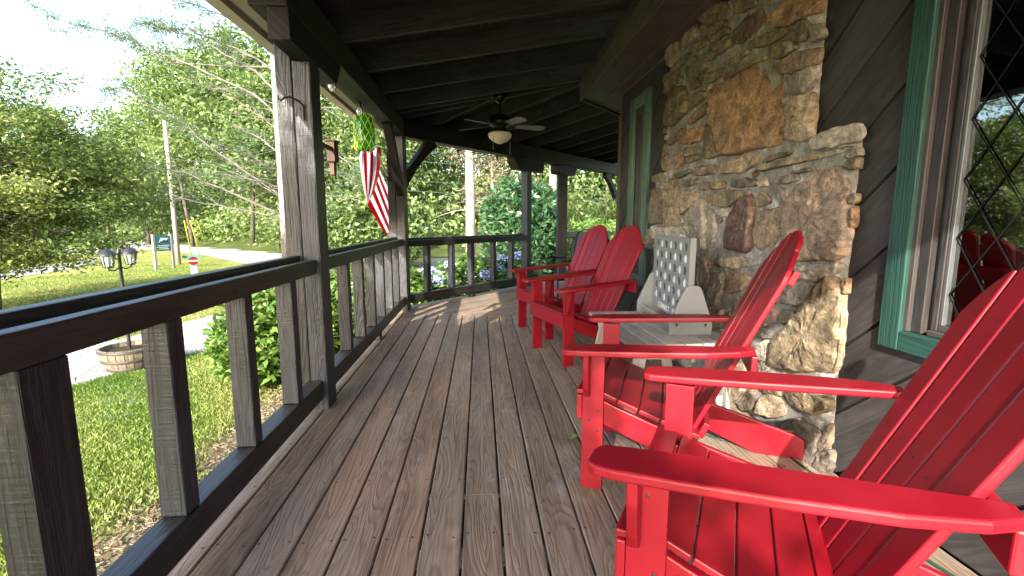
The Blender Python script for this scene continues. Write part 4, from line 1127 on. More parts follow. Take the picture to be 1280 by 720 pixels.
M['bulb'] = bulbglass()
for p in bpts + [tuple(q) for q in s2[1:4]]:
    p = Vector(p)
    mb = MB(); mb.lathe([(0, .012), (.014, .012), (.015, -.022), (.012, -.025)], p, 12); so_ = mb.build('socket', M['black'], sl2, smooth=True); so_.location = so2
    mb = MB(); mb.lathe([(.010, -.025), (.014, -.032), (.027, -.052), (.031, -.070), (.026, -.088), (.013, -.10), (0, -.103)], p, 16); b_ = mb.build('bulb', M['bulb'], so_, smooth=True)
# green glass float in a net
gf = thing('glass_float', 'green glass bottle float in a yellow-green rope net hanging from the beam', 'hanging ornament', (-1.09, 4.77, 1.83))
def gglass():
    m, nt, b = newmat('green_glass'); b.inputs['Base Color'].default_value = (.03, .26, .035, 1); b.inputs['Roughness'].default_value = .08
    b.inputs['Transmission Weight'].default_value = .55; b.inputs['IOR'].default_value = 1.4; return m
M['gglass'] = gglass()
mb = MB(); mb.lathe([(0, 0), (.05, .0), (.082, .02), (.09, .06), (.09, .25), (.08, .30), (.055, .33), (.03, .335), (0, .336)], (0, 0, 0), 24); mb.build('bottle', M['gglass'], gf, smooth=True)
M['rope'] = plain('lime_rope', (.42, .52, .05), .8, .2, .1, 40, .3)
mb = MB(); R0 = lambda z: .095 if .04 < z < .27 else (.07 if z > .1 else .072)
for s in (-1, 1):
    for k in range(10):
        P = []
        for j in range(13):
            z = -.01 + .35 * j / 12; rr = .095 * min(1, .55 + 4 * max(0, min(z + .01, .345 - z) / .34) ** .8); a = 2 * math.pi * k / 10 + s * j * .16
            P.append((rr * math.cos(a), rr * math.sin(a), z))
        mb.tube(P, .0028, 5)
mb.tube([(0, 0, .33), (0, 0, .37)], .006, 6)
for k in range(5): mb.tube([(.05 * math.cos(k * 1.26), .05 * math.sin(k * 1.26), .335), (0, 0, .36)], .0035, 5)
mb.build('net', M['rope'], gf, smooth=True)
# striped flag on a short pole fixed to the corner post
fl = thing('flag', 'red and white striped flag hanging from a pole on the corner post', 'flag', (-1.12, 6.2, 1.62))
fo_ = -Vector(fl.location)
pole0, pole1 = Vector((-1.15, 6.24, 1.72)), Vector((-1.27, 5.86, 2.12))
mb = MB(); mb.tube([pole0, pole1], .011, 10); o = mb.build('pole', M['white'], fl, smooth=True); o.location = fo_
mb = MB(); mb.lathe([(0, .02), (.03, .016), (.045, 0), (.03, -.016), (0, -.02)], pole1 + Vector((0, -.02, .015)), 16); o = mb.build('finial', M['offwhite'], fl, smooth=True); o.location = fo_
mb = MB(); mb.bar(pole0 + Vector((-.005, .0, -.05)), pole0 + Vector((-.005, .0, .05)), .03, .03, (0, 1, 0)); o = mb.build('bracket', M['black'], fl); o.location = fo_
# draped cloth: the fly folds back over itself, so it reads as two leaves of stripes meeting at a fold
FX = -1.26
def fpx(x, y, dx=0.0):
    return at_x(400 + x / 4.8, 160 + y / 4.8, FX + dx)
def bez(P, t):
    P = [Vector(p) for p in P]
    while len(P) > 1: P = [P[i].lerp(P[i + 1], t) for i in range(len(P) - 1)]
    return P[0]
mb = MB()
def leafgrid(fn, nu, nv, band):
    V = [[fn(i / nu, j / nv) for i in range(nu + 1)] for j in range(nv + 1)]
    base = len(mb.v)
    for r_ in V: mb.v += [tuple(p) for p in r_]
    for j in range(nv):
        for i in range(nu):
            a = base + j * (nu + 1) + i; mb.f.append((a, a + 1, a + nu + 2, a + nu + 1)); mb.uv += [(i / nu, j / nv)] * 4; mb.mi.append(band((i + .5) / nu, (j + .5) / nv)); mb.rnd.append(.5); mb.col.append(None)
def upper(u, v):
    l = bez([(238, 140), (240, 300), (285, 458)], v); r_ = bez([(362, 112), (372, 270), (285, 458)], v)
    q = l.lerp(r_, u); return fpx(q.x, q.y, .035 * math.sin(u * 9 + v * 2) * (1 - v) + .015)
leafgrid(upper, 36, 24, lambda u, v: 2 if (u < .06 and v < .10) else (1, 0, 1, 0, 1, 0)[min(5, int(u * 6))])
def lower(s_, w):
    a = bez([(356, 245), (352, 330), (285, 458)], s_); e = bez([(440, 430), (445, 600), (440, 650), (385, 628)], s_)
    q = a.lerp(e, w); return fpx(q.x, q.y, -.02 * math.sin(s_ * 8) * w - .03 * w + .015)
leafgrid(lower, 48, 16, lambda s_, w: (1, 0, 1, 0, 1, 0, 1, 0)[min(7, int(s_ * 8))])
o = mb.build('cloth', [M['flagred'], M['flagwhite'], M['navy']], fl, smooth=True); o.location = fo_
so__ = o.modifiers.new('thick', 'SOLIDIFY'); so__.thickness = .002
# cord on the deck by the wall, a leaf
cd = MB(); pts = [(1.19, 2.47), (1.235, 2.39), (1.30, 2.33), (1.42, 2.30), (1.52, 2.22), (1.53, 2.08), (1.535, 1.97), (1.575, 1.88), (1.57, 1.74), (1.55, 1.6), (1.53, 1.45), (1.545, 1.35), (1.57, 1.2), (1.58, .9), (1.60, .2)]
P = []
for i in range(len(pts) - 1):
    for k in range(4):
        f = k / 4; p0, p1, p2_, p3_ = [Vector(pts[max(0, min(len(pts) - 1, i + d))]) for d in (-1, 0, 1, 2)]
        q = .5 * ((2 * p1) + (p2_ - p0) * f + (2 * p0 - 5 * p1 + 4 * p2_ - p3_) * f * f + (3 * p1 - p0 - 3 * p2_ + p3_) * f ** 3); P.append((q.x, q.y, .0065))
cd.tube(P, .0055, 8); tag(cd.build('extension_cord', M['cord'], smooth=True), 'dark green extension cord lying along the foot of the stone wall', 'cord')
lv = MB()
for k in range(3):
    a = k * 1.9 + .4; c = Vector((.475, 2.40, .004)); d = Vector((math.cos(a), math.sin(a), .25)) * .05; s = Vector((-d.y, d.x, .01)) * .35
    lv.poly([c, c + d * .5 + s + Vector((0, 0, .01)), c + d, c + d * .5 - s + Vector((0, 0, .006))], rnd=.5)
tag(lv.build('fallen_leaf', M['leaf_wood']), 'small green leaf lying on the deck boards by the red chairs', 'leaf')
# ================================================================== GROUND
GZ = -.9
def gz(px, py): return at_z(px, py, GZ)
def sheet_poly(name, pts, z, mat, kind='structure'):
    mb = MB(); P = [(p[0], p[1], z) for p in pts]
    a = sum(P[i - 1][0] * P[i][1] - P[i][0] * P[i - 1][1] for i in range(len(P)))
    mb.poly(P if a > 0 else P[::-1]); o = mb.build(name, mat); o['kind'] = kind; return o
sheet_poly('ground', [(-500, -500), (500, -500), (500, 500), (-500, 500)], GZ, M['ground'])
def wob(pts, amp, n=6):
    out = []
    for i in range(len(pts)):
        a, b = Vector(pts[i]), Vector(pts[(i + 1) % len(pts)])
        for k in range(n):
            q = a.lerp(b, k / n); out.append((q.x + noise.noise(Vector((q.x * 1.3, q.y * 1.3, 5))) * amp, q.y + noise.noise(Vector((q.x * 1.3, q.y * 1.3, 15))) * amp))
    return out
gp = [(-7.3, -6), (-6.8, 2), (-6.55, 7.8), (-6.0, 10.4), (-5.6, 14.5), (-4.4, 20), (-2.9, 20), (-3.9, 14), (-4.15, 9.2), (-4.6, 7.2), (-5.3, 5.6), (-5.4, 2), (-5.6, -6)]
sheet_poly('gravel_path', wob(gp, .22), GZ + .006, M['gravel'])
far = [(60, 296), (100, 297.5), (180, 299), (223, 303), (260, 306), (300, 312), (362, 318), (430, 322), (520, 328), (640, 332), (760, 336)]
near = [(760, 345), (640, 343), (520, 343), (430, 342), (345, 338), (300, 329), (260, 320), (223, 315), (180, 312), (100, 317), (60, 320)]
sheet_poly('road', [tuple(gz(*p)[:2]) for p in far + near], GZ + .010, M['asphalt'])
sheet_poly('side_road', wob([tuple(gz(*p)[:2]) for p in [(-260, 344), (0, 339), (88, 329), (120, 322), (120, 328), (88, 337), (0, 350), (-260, 360)]], .1, 3), GZ + .014, M['asphalt'])
# stepping stones in the lawn
for i, (px, py) in enumerate([(120, 524), (160, 500), (185, 484), (4, 575), (60, 478)]):
    c = gz(px, py); mb = MB(); n = 14
    pts = [(c.x + math.cos(6.283 * k / n) * .34 * rng.uniform(.8, 1.1), c.y + math.sin(6.283 * k / n) * .22 * rng.uniform(.8, 1.1)) for k in range(n)]
    mb.prism(pts, lambda a, b: (a, b, GZ - .03), (0, 0, .045))
    lb = ['flat grey stepping stone nearest the hooked post side of the lawn', 'flat stepping stone in the lawn before the barrel planter', 'flat stepping stone right under the barrel planter',
          'flat stepping stone at the near left edge of the lawn', 'flat stepping stone at the edge of the gravel left of the barrel'][i]
    tag(mb.build('stepping_stone', M['gravel'], bevel=.012), lb, 'stepping stone', 'stepping stones in the lawn')
# wooded rise behind the road
A_, B_ = Vector((-60, 72)), Vector((-8.5, 29.5))
def hill_h(x, y):
    d = (B_ - A_).normalized(); nn = Vector((-d.y, d.x)); nn = nn if nn.y > 0 else -nn
    s1 = (Vector((x, y)) - A_).dot(nn); s2 = y - 27.5 if x > -8.5 else 1e9
    s = min(s1, s2); s = max(0, s)
    return GZ - .05 + min(10.0, .20 * s + .0 * s * s) + (noise.noise(Vector((x * .08, y * .08, 0))) * .8 * min(1, s / 6) if s > 0 else 0)
mb = MB(); nx, ny = 60, 40
V = []
for j in range(ny + 1):
    for i in range(nx + 1):
        x = -110 + 190 * i / nx; y = 24 + 96 * j / ny; V.append((x, y, hill_h(x, y)))
mb.faces(V, [(j * (nx + 1) + i, j * (nx + 1) + i + 1, (j + 1) * (nx + 1) + i + 1, (j + 1) * (nx + 1) + i) for j in range(ny) for i in range(nx)], [(v[0], v[1]) for v in V])
struct(mb.build('hillside', M['hill'], smooth=True))

# ================================================================== GRASS
def blades(n, region, h0, h1, w, mat, name, dens=None, tuft=0.0, lean=.35):
    x0, x1, y0, y1 = region
    X = nr.uniform(x0, x1, n * 2); Y = nr.uniform(y0, y1, n * 2)
    keep = np.ones(len(X), bool)
    if dens is not None: keep = nr.random(len(X)) < dens(X, Y)
    X, Y = X[keep][:n], Y[keep][:n]; m = len(X)
    P = np.stack([X, Y, np.full(m, GZ)], 1); h = nr.uniform(h0, h1, m)[:, None]
    a = nr.uniform(0, 6.283, m); s = np.stack([np.cos(a), np.sin(a), 0 * a], 1) * w
    l = np.stack([nr.normal(0, lean, m), nr.normal(0, lean, m), np.ones(m)], 1); l = unit(l)
    b2 = np.stack([nr.normal(0, lean, m), nr.normal(0, lean, m), 0 * a], 1)
    V = np.stack([P - s, P + s, P + l * h * .6 + s * .5, P + l * h + b2 * h * .6], 1)
    patch = np.array([noise.noise(Vector((float(x) * .9, float(y) * .9, 2))) for x, y in zip(X, Y)])
    o = link_mesh(name, quads_mesh(name, V, mat, .42 + patch * .55 + nr.normal(0, .16, m))); return o
def onlawn(X, Y):
    wob_ = np.sin(Y * 2.1) * .12 + np.sin(Y * 5.3 + 1) * .09
    d = np.clip((-2.42 + wob_ - X) * 2.4 + .05, .015, 1)
    gl = np.interp(Y, [-6, 2, 5.6, 7.2, 9.2, 14], [-5.6, -5.4, -5.3, -4.6, -4.15, -3.9]); gl2 = np.interp(Y, [-6, 2, 7.8, 10.4, 14.5], [-7.3, -6.8, -6.55, -6.0, -5.6])
    d[(X < gl - .05) & (X > gl2 + .1)] *= .0
    return d
g1_ = blades(170000, (-6.0, -1.25, .2, 7.5), .025, .065, .0022, M['grassblade'], 'grass', onlawn)
tag(g1_, 'short sunlit lawn grass beside the deck', 'grass', None, 'stuff')
g2_ = blades(70000, (-16, -1.4, 7, 24), .03, .07, .006, M['grassblade'], 'grass', onlawn); tag(g2_, 'mown lawn grass farther out towards the road', 'grass', None, 'stuff')
g3_ = blades(26000, (-2.9, -1.22, .2, 6.5), .015, .05, .0016, M['deadgrass'], 'dead_grass', lambda X, Y: np.clip((X + 2.9) * 1.2, 0, 1) * np.clip(1.2 - np.abs(X + 2.3), .25, 1), lean=1.3); tag(g3_, 'straw and dead grass along the drip line of the deck', 'dead grass', None, 'stuff')

# ================================================================== TREES
def trunk_mesh(name, segs, mat, parent, n=8):
    mb = MB()
    for pts, r0, r1 in segs:
        m = len(pts); mb.tube(pts, [r0 + (r1 - r0) * i / (m - 1) for i in range(m)], n)
    return mb.build(name, mat, parent, smooth=True)
def wander(p0, d, l, n=6, w=.12, r=rng, droop=0.0):
    p = Vector(p0); d = Vector(d).normalized(); out = [p.copy()]
    for i in range(n):
        d = (d + Vector((r.uniform(-w, w), r.uniform(-w, w), r.uniform(-w, w) - droop))).normalized(); p = p + d * (l / n); out.append(p.copy())
    return out
def limbs(h, r0, rad, cz, nl, spread=1.0, base=.25):
    segs = [(wander((0, 0, -.1), (rng.uniform(-.05, .05), rng.uniform(-.05, .05), 1), h, 8, .05), r0, r0 * .18)]
    tr = segs[0][0]
    for i in range(nl):
        f = base + (1 - base) * (i + rng.random()) / nl; k = min(len(tr) - 2, int(f * (len(tr) - 1))); p = tr[k].lerp(tr[k + 1], rng.random())
        a = rng.uniform(0, 6.283); rr = r0 * (1 - f) * .5 + .012
        segs.append((wander(p, (math.cos(a) * spread, math.sin(a) * spread, rng.uniform(.3, .8)), rng.uniform(.55, .95) * rad * (1.1 - .5 * f), 5, .22), rr, rr * .25))
    return segs
crowncache = {}
def crown_mesh(key, mat, nclump, per, rad, size, csize, shell=.3, up=.5, flat=.6, aspect=.5):
    if key not in crowncache:
        P, tint = crown_pts(nclump, per, rad, nr, csize, flat, shell)
        crowncache[key] = quads_mesh('crown_' + key, leaf_quads(P, size, aspect, up), M[mat], .45 + tint + nr.normal(0, .18, len(P)))
    return crowncache[key]
def tree(name, label, loc, h, r0, crown, cz, nl, group, bark='bark', rad=3.0, rz_=0, sc_=1.0, cat='tree', base=.3):
    t = thing(name, label, cat, loc, rz_, group)
    trunk_mesh('trunk', limbs(h, r0, rad, cz, nl, base=base), M[bark], t)
    o = link_mesh('crown', crown, t, (0, 0, cz)); o.scale = (sc_, sc_, sc_); return t
# small spreading dogwood on the lawn
dg = crown_mesh('dogwood', 'leaf_dogwood', 420, 190, (3.6, 3.2, 2.5), .105, .26, .25, .9, .42)
tree('dogwood_tree', 'broad olive-leaved dogwood spreading over the lawn behind the lamp post', (-11.1, 11.4, GZ), 4.6, .17, dg, 3.0, 14, None, rad=3.6, base=.3)
# unseen tree added behind the viewpoint, crown shaped to dapple sun on the deck
st_ = thing('added_shade_tree', 'unseen leafy tree added behind the viewpoint, its crown shaped to shade the deck', 'tree', (-3.6, -4.3, GZ))
trunk_mesh('trunk', limbs(4.6, .14, 1.4, 4.5, 12, base=.55), M['bark'], st_)
PP = []
for cx_, cz_, r_ in ((-2.75, 2.75, .75), (-2.95, 3.55, .85), (-3.4, 4.15, .9), (-3.9, 4.6, .85), (-4.4, 4.7, .7), (-4.7, 4.2, .9), (-3.9, 3.4, .9), (-5.1, 4.4, .8), (-2.7, 5.2, .75), (-2.35, 5.95, .65), (-3.1, 5.95, .6), (-1.75, 5.2, .65), (-1.3, 5.3, .5), (-2.3, 4.5, .5), (-1.95, 3.05, .42)):
    PP.append(np.repeat(blob(42, (cx_ + 3.6, .3, cz_ - GZ), (r_, r_ * 1.1, r_ * .8), nr, .2), 40, 0))
PP = np.concatenate(PP); PP = PP + nr.normal(0, .13, PP.shape)
link_mesh('crown', quads_mesh('crown_shade', leaf_quads(PP, .15, .5, .6), M['leaf_wood'], .45 + nr.normal(0, .2, len(PP))), st_)
# sprays hanging low at the right edge of the dogwood
G = 'tall trees on the rise behind the road'
wA = crown_mesh('wooda', 'leaf_wood', 230, 60, (3.6, 3.6, 5.2), .34, .62, .3, .5, .6)
wB = crown_mesh('woodb', 'leaf_light', 210, 60, (3.2, 3.2, 4.6), .32, .60, .3, .5, .6)
wC = crown_mesh('woodc', 'leaf_wood', 260, 60, (4.6, 4.2, 4.4), .36, .66, .3, .5, .6)
wl = [(-29, 44, 1.0, wA, 6.6, 'mid-green tree above the road sign, left of the utility pole top'),
      (-36, 49, .9, wC, 6.2, 'rounded green tree far behind the dogwood'),
      (-46, 55, .9, wA, 6.5, 'green tree at the far end of the road, left of the others'),
      (-23, 40, 1.05, wB, 11.0, 'tallest light green tree, rising behind the utility pole'),
      (-17.5, 38, 1.1, wA, 10.4, 'tall green tree showing beside the trunk of the bare-limbed pine'),
      (-13.2, 35, .9, wC, 8.5, 'rounded tree behind the birdhouse and the flag'),
      (-8.8, 36, 1.1, wB, 12.5, 'tall light green tree above the striped flag'),
      (-5.4, 33, .8, wC, 6.5, 'lower leafy tree just left of the corner post'),
      (-2.2, 38, 1.1, wA, 12.5, 'tall green tree right of the corner post'),
      (2.2, 36, 1.0, wB, 9.5, 'light green tree above the middle of the far railing'),
      (5.9, 40, 1.1, wA, 11, 'tall green tree between the two slim far posts'),
      (9.8, 37, 1.0, wC, 9, 'green tree seen right of the doubled far post'),
      (14.5, 40, 1.1, wA, 10, 'green tree beside the house corner in the distance')]
for i, (x, y, s, cm, cz, lb) in enumerate(wl):
    tree('woodland_tree', lb, (x, y, hill_h(x, y) - .3), cz + 2.5, .16, cm, cz, 9, G, rad=3.4, rz_=i * 1.3, sc_=s, base=.35)
# undergrowth and farther woods read as one mass
n = 52000
X = nr.uniform(-75, 42, n); D = nr.random(n)
base_y = np.where(X < -8.5, 29.5 + (-8.5 - X) * (42.5 / 51.5), 28.5)
Y = base_y + 1.0 + D ** 1.3 * 22
HZ = np.array([hill_h(float(x), float(y)) for x, y in zip(X, Y)])
top = np.array([2.2 + 5.5 * max(0, .5 + noise.noise(Vector((float(x) * .16, float(y) * .16, 7)))) for x, y in zip(X, Y)]) * np.clip(.35 + (Y - base_y) / 9, 0, 1.25)
Z = HZ + top * nr.random(n) ** .75
clump = np.array([noise.noise(Vector((float(x) * .55, float(y) * .55, float(z) * .55))) for x, y, z in zip(X, Y, Z)])
Pm = np.stack([X, Y, Z], 1)[clump > -.18]; tn = clump[clump > -.18]
Pm = np.repeat(Pm, 2, 0) + nr.normal(0, .35, (len(Pm) * 2, 3)); tn = np.repeat(tn, 2)
wo = link_mesh('undergrowth', quads_mesh('undergrowth', leaf_quads(Pm, .40, .55, .5), M['leaf_light'], .42 + tn * .5 + nr.normal(0, .17, len(Pm)))); tag(wo, 'dense bushes and undergrowth covering the rise behind the road', 'undergrowth', None, 'stuff')
n = 42000
X = nr.uniform(-95, 60, n); base_y = np.where(X < -8.5, 29.5 + (-8.5 - X) * (42.5 / 51.5), 28.5)
Y = base_y + 14 + nr.random(n) * 14; HZ = np.array([hill_h(float(x), float(y)) for x, y in zip(X, Y)])
tp_ = np.where(X < -33, 4.5, 13.0) + np.array([noise.noise(Vector((float(x) * .13, 3, 1))) * 4 for x in X])
Z = HZ + tp_ * nr.random(n) ** .8
Pm = np.stack([X, Y, Z], 1); clump = np.array([noise.noise(Vector((float(p[0]) * .4, float(p[1]) * .4, float(p[2]) * .4))) for p in Pm]); Pm = Pm[clump > -.15]; tn = clump[clump > -.15]
Pm = np.repeat(Pm, 2, 0) + nr.normal(0, .5, (len(Pm) * 2, 3)); tn = np.repeat(tn, 2)
wo = link_mesh('woods', quads_mesh('woods', leaf_quads(Pm, .62, .6, .5), M['leaf_wood'], .45 + tn * .5 + nr.normal(0, .16, len(Pm)))); tag(wo, 'far leafy woods closing the view behind the tall trees', 'woods', None, 'stuff')

# ---- bare-limbed white pine beside the hooked post
PY = 19.0
pb = at_y(362, 330, PY); pine = thing('white_pine', 'old white pine with long bare silvery limbs, its pale trunk hidden by the hooked post', 'tree', (pb.x, PY, GZ))
po = Vector((pb.x, PY, GZ))
mb = MB(); mb.tube([(.0, 0, -.2), (0, 0, 3), (-.05, .05, 7), (-.08, .1, 11), (-.05, .1, 15)], [.27, .23, .18, .13, .05], 12); mb.build('trunk', M['palebark'], pine, smooth=True)
limb_px = [[(362, 148), (320, 118), (240, 82), (183, 57), (143, 42), (100, 33), (50, 17)], [(362, 132), (320, 122), (260, 108), (230, 98)], [(240, 82), (213, 80), (180, 60), (165, 50)],
           [(362, 92), (320, 72), (287, 57), (233, 37), (200, 32), (180, 28)], [(362, 116), (320, 90), (290, 73), (253, 52), (200, 32)],
           [(362, 250), (300, 210), (267, 187), (227, 153), (187, 132), (157, 107), (130, 112)], [(362, 270), (277, 237), (233, 217), (187, 207), (150, 205)],
           [(362, 275), (300, 262), (240, 252), (200, 240)], [(362, 252), (310, 222), (262, 205)], [(362, 196), (325, 172), (292, 158)], [(362, 170), (330, 148), (297, 128)],
           [(362, 225), (330, 205), (300, 190), (270, 180)], [(362, 55), (310, 30), (262, 12), (215, -4)], [(362, 235), (330, 228), (280, 218)],
           [(362, 165), (400, 180), (440, 205), (470, 215)], [(362, 205), (420, 215), (455, 235)], [(362, 130), (420, 135), (470, 150)], [(362, 245), (410, 243), (450, 250)]]
mb = MB(); tw = MB(); NP = []
for li, pl in enumerate(limb_px):
    dy = rng.uniform(-2.2, 1.2); m = len(pl)
    P = [at_y(p[0], p[1], PY + dy * (i / (m - 1))) - po for i, p in enumerate(pl)]
    P[0] = Vector((-.02 if pl[1][0] < 362 else .02, 0, P[0].z))
    Q = []
    for i in range(len(P) - 1):
        for k in range(4):
            q = P[i].lerp(P[i + 1], k / 4); q += Vector((rng.uniform(-.04, .04), rng.uniform(-.06, .06), rng.uniform(-.04, .04))); Q.append(q)
    Q.append(P[-1]); r0 = .046 if m > 4 else .032
    mb.tube(Q, [r0 * (1 - .8 * i / (len(Q) - 1)) for i in range(len(Q))], 6)
    for k in range(3, len(Q) - 1):
        f = k / len(Q)
        for _ in range(1 if m > 4 else 2):
            d = (Q[k + 1] - Q[k]).normalized() + Vector((rng.uniform(-.7, .7), rng.uniform(-.8, .8), rng.uniform(-.55, .45)))
            tl = rng.uniform(.4, 1.3) * (1.1 - .3 * f); W_ = wander(Q[k], d, tl, 4, .22, droop=.04); tw.tube(W_, [.012, .010, .008, .006, .003], 4)
            if m > 4 and f > .32 or rng.random() < .12:
                for w_ in W_[1:]:
                    for __ in range(5): NP.append(w_ + Vector((rng.gauss(0, .13), rng.gauss(0, .13), rng.gauss(0, .07))))
for k in range(55):     # fine dead twigs round the trunk
    z = rng.uniform(2.0, 6.5); d = Vector((rng.uniform(-1, 1), rng.uniform(-1, .6), rng.uniform(-.35, .35))); tw.tube(wander((0, 0, z), d, rng.uniform(.8, 2.8), 6, .25, droop=.03), [.012, .010, .008, .006, .005, .004, .003], 4)
mb.build('limb', M['deadwood'], pine, smooth=True); tw.build('twigs', M['deadwood'], pine)['kind'] = 'stuff'
NP = np.array([tuple(p) for p in NP]); NP = np.repeat(NP, 7, 0) + nr.normal(0, .07, (len(NP) * 7, 3))
o = link_mesh('needles', quads_mesh('needles', leaf_quads(NP, .15, .16, .2), M['needle'], nr.random(len(NP))), pine); o['kind'] = 'stuff'
# ---- two pale trunks beyond the far railing
def big_pine(label, px, Y, r, cz, crown):
    p = at_y(px, 300, Y); t = thing('forest_pine', label, 'tree', (p.x, Y, GZ), 0, 'pale trunked trees past the far railing')
    segs = [([(0, 0, -.1), (.02, 0, 3), (-.03, .03, 7), (.02, 0, 11)], r, r * .5)]
    for k in range(14):
        a = rng.uniform(0, 6.28); segs.append((wander((0, 0, rng.uniform(2.2, 8)), (math.cos(a), math.sin(a), rng.uniform(-.2, .3)), rng.uniform(.8, 2.2), 5, .2), .025, .006))
    trunk_mesh('trunk', segs, M['palebark'], t, 10); link_mesh('crown', crown, t, (0, 0, cz)); return t
pc_ = crown_mesh('pinec', 'needle', 150, 70, (2.4, 2.4, 3.2), .20, .45, .2, .3, .35, .25)
big_pine('pale tree trunk rising behind the middle of the far railing', 588, 22, .25, 8.5, pc_)
big_pine('pale tree trunk between the slim far post and the doubled post', 690, 19, .19, 8.2, pc_)
# a dead brown-twigged hemlock
hm = thing('dead_hemlock', 'brown twiggy dying hemlock behind the ceiling fan', 'tree', (at_y(615, 300, 24).x, 24, GZ), 0)
segs = [([(0, 0, 0), (0, 0, 4), (.1, 0, 9)], .14, .04)]
for k in range(110):
    a = rng.uniform(0, 6.28); z = rng.uniform(1.8, 8.5); segs.append((wander((0, 0, z), (math.cos(a), math.sin(a), rng.uniform(-.15, .35)), rng.uniform(1.0, 3.2) * (1.2 - z / 12), 6, .3, droop=.02), .018, .004))
trunk_mesh('trunk', segs, M['deadwood'], hm, 5)
P_, t_ = crown_pts(170, 26, (2.5, 2.0, 3.2), nr, .32, .5, .2); link_mesh('crown', quads_mesh('crown_hemlock', leaf_quads(P_, .16, .3, .2), M['brownneedle'], .4 + t_ + nr.normal(0, .15, len(P_))), hm, (0, 0, 5.6))
# ---- laurel thicket, rhododendrons, hydrangeas
def bush(name, label, loc, rad, mat, n, size, group=None, aspect=.36, up=.7, flowers=0, flat=1.0, cat='shrub'):
    t = thing(name, label, cat, loc, 0, group); rx, ry, rzz = rad
    mb = MB()
    for k in range(9):
        a = k * .7 + rng.random(); mb.tube(wander((rx * .1 * math.cos(a), ry * .1 * math.sin(a), -.05), (math.cos(a) * .6, math.sin(a) * .6, 1), rzz * 1.3, 5, .2), [.022, .018, .014, .011, .008, .005], 5)
    mb.build('stems', M['bark'], t, smooth=True)
    # whorls of leaves
    m = n // 7; C = blob(m, (0, 0, rzz), rad, nr, .5); C = C[C[:, 2] > .03]; m = len(C)
    out = unit((C - np.array([0, 0, rzz * .6])) / np.array(rad))
    P = np.repeat(C, 7, 0) + nr.normal(0, .02, (m * 7, 3)); dirs = unit(np.repeat(out, 7, 0) * .35 + nr.normal(0, 1, (m * 7, 3)) * np.array([1, 1, .45]))
    tint = np.repeat(nr.uniform(-.25, .25, m), 7)
    link_mesh('foliage', quads_mesh('foliage', leaf_quads(P, size, aspect, up, dirs=dirs), M[mat], .5 + tint + nr.normal(0, .15, len(P))), t)
    for k in range(flowers):
        a = rng.uniform(0, 6.28); e = rng.uniform(.25, 1.2); c = Vector((rx * .96 * math.cos(a) * math.cos(e), ry * .96 * math.sin(a) * math.cos(e), rzz + rzz * .98 * math.sin(e)))
        u = unit(nr.normal(size=(130, 3))); Pf = np.array(c) + u * np.array([.11, .11, .085])
        link_mesh('flower_head', quads_mesh('flower_head', leaf_quads(Pf, .045, .9, .2), M['hydflower'], nr.random(130)), t)
    return t
GR = 'rhododendrons along the foot of the deck'
bush('rhododendron', 'bright green rhododendron beside the hooked post, nearest along the deck', (-2.72, 6.1, GZ), (.58, .72, .60), 'leaf_rhodo', 4600, .13, GR)
bush('rhododendron', 'dark rhododendron behind the middle railing bay', (-1.85, 5.9, GZ), (.45, .7, .62), 'leaf_rhodo', 3600, .13, GR)
bush('rhododendron', 'rhododendron by the corner post under the flag', (-1.9, 7.4, GZ), (.6, .7, .70), 'leaf_rhodo', 3600, .13, GR)
GH = 'blue hydrangeas past the far railing'
bush('hydrangea', 'hydrangea with blue heads just right of the corner post', (-1.15, 8.5, GZ), (.6, .6, .62), 'leaf_rhodo', 2400, .15, GH, .62, 1.0, 5)
bush('hydrangea', 'hydrangea in the middle of the far railing, pale blue heads on top', (-.25, 9.8, GZ), (.75, .75, .68), 'leaf_rhodo', 2800, .16, GH, .62, 1.0, 7)
bush('hydrangea', 'hydrangea behind the right half of the far railing, under the dark laurel', (.62, 10.4, GZ), (.75, .75, .70), 'leaf_rhodo', 2800, .16, GH, .62, 1.0, 7)
lt = bush('laurel_tree', 'large dark blue-green laurel filling the view above the far railing', (1.12, 14.2, GZ), (1.15, 1.2, 1.70), 'leaf_dark', 11000, .19, None, .34, .5, cat='tree')
lt2 = bush('laurel_tree', 'dark laurel between the slim far post and the doubled post', (2.05, 15.4, GZ), (.75, .9, 1.6), 'leaf_dark', 7000, .19, None, .34, .5, cat='tree')
bush('laurel_tree', 'laurel right of the doubled far post, low beneath the pines', (4.3, 17.5, GZ), (1.7, 1.3, 1.05), 'leaf_rhodo', 7000, .18, None, .34, .5, cat='tree')
bush('roadside_bush', 'green bush on the bank left of the corner post behind the flag', (-4.3, 21, GZ), (2.3, 1.8, 1.7), 'leaf_wood', 9000, .24, 'bushes on the bank by the road', .5, .5)
bush('roadside_bush', 'green bush on the bank between the hooked post and the flag', (-7.6, 23.5, GZ), (2.2, 1.8, 1.5), 'leaf_light', 8000, .24, 'bushes on the bank by the road', .5, .5)

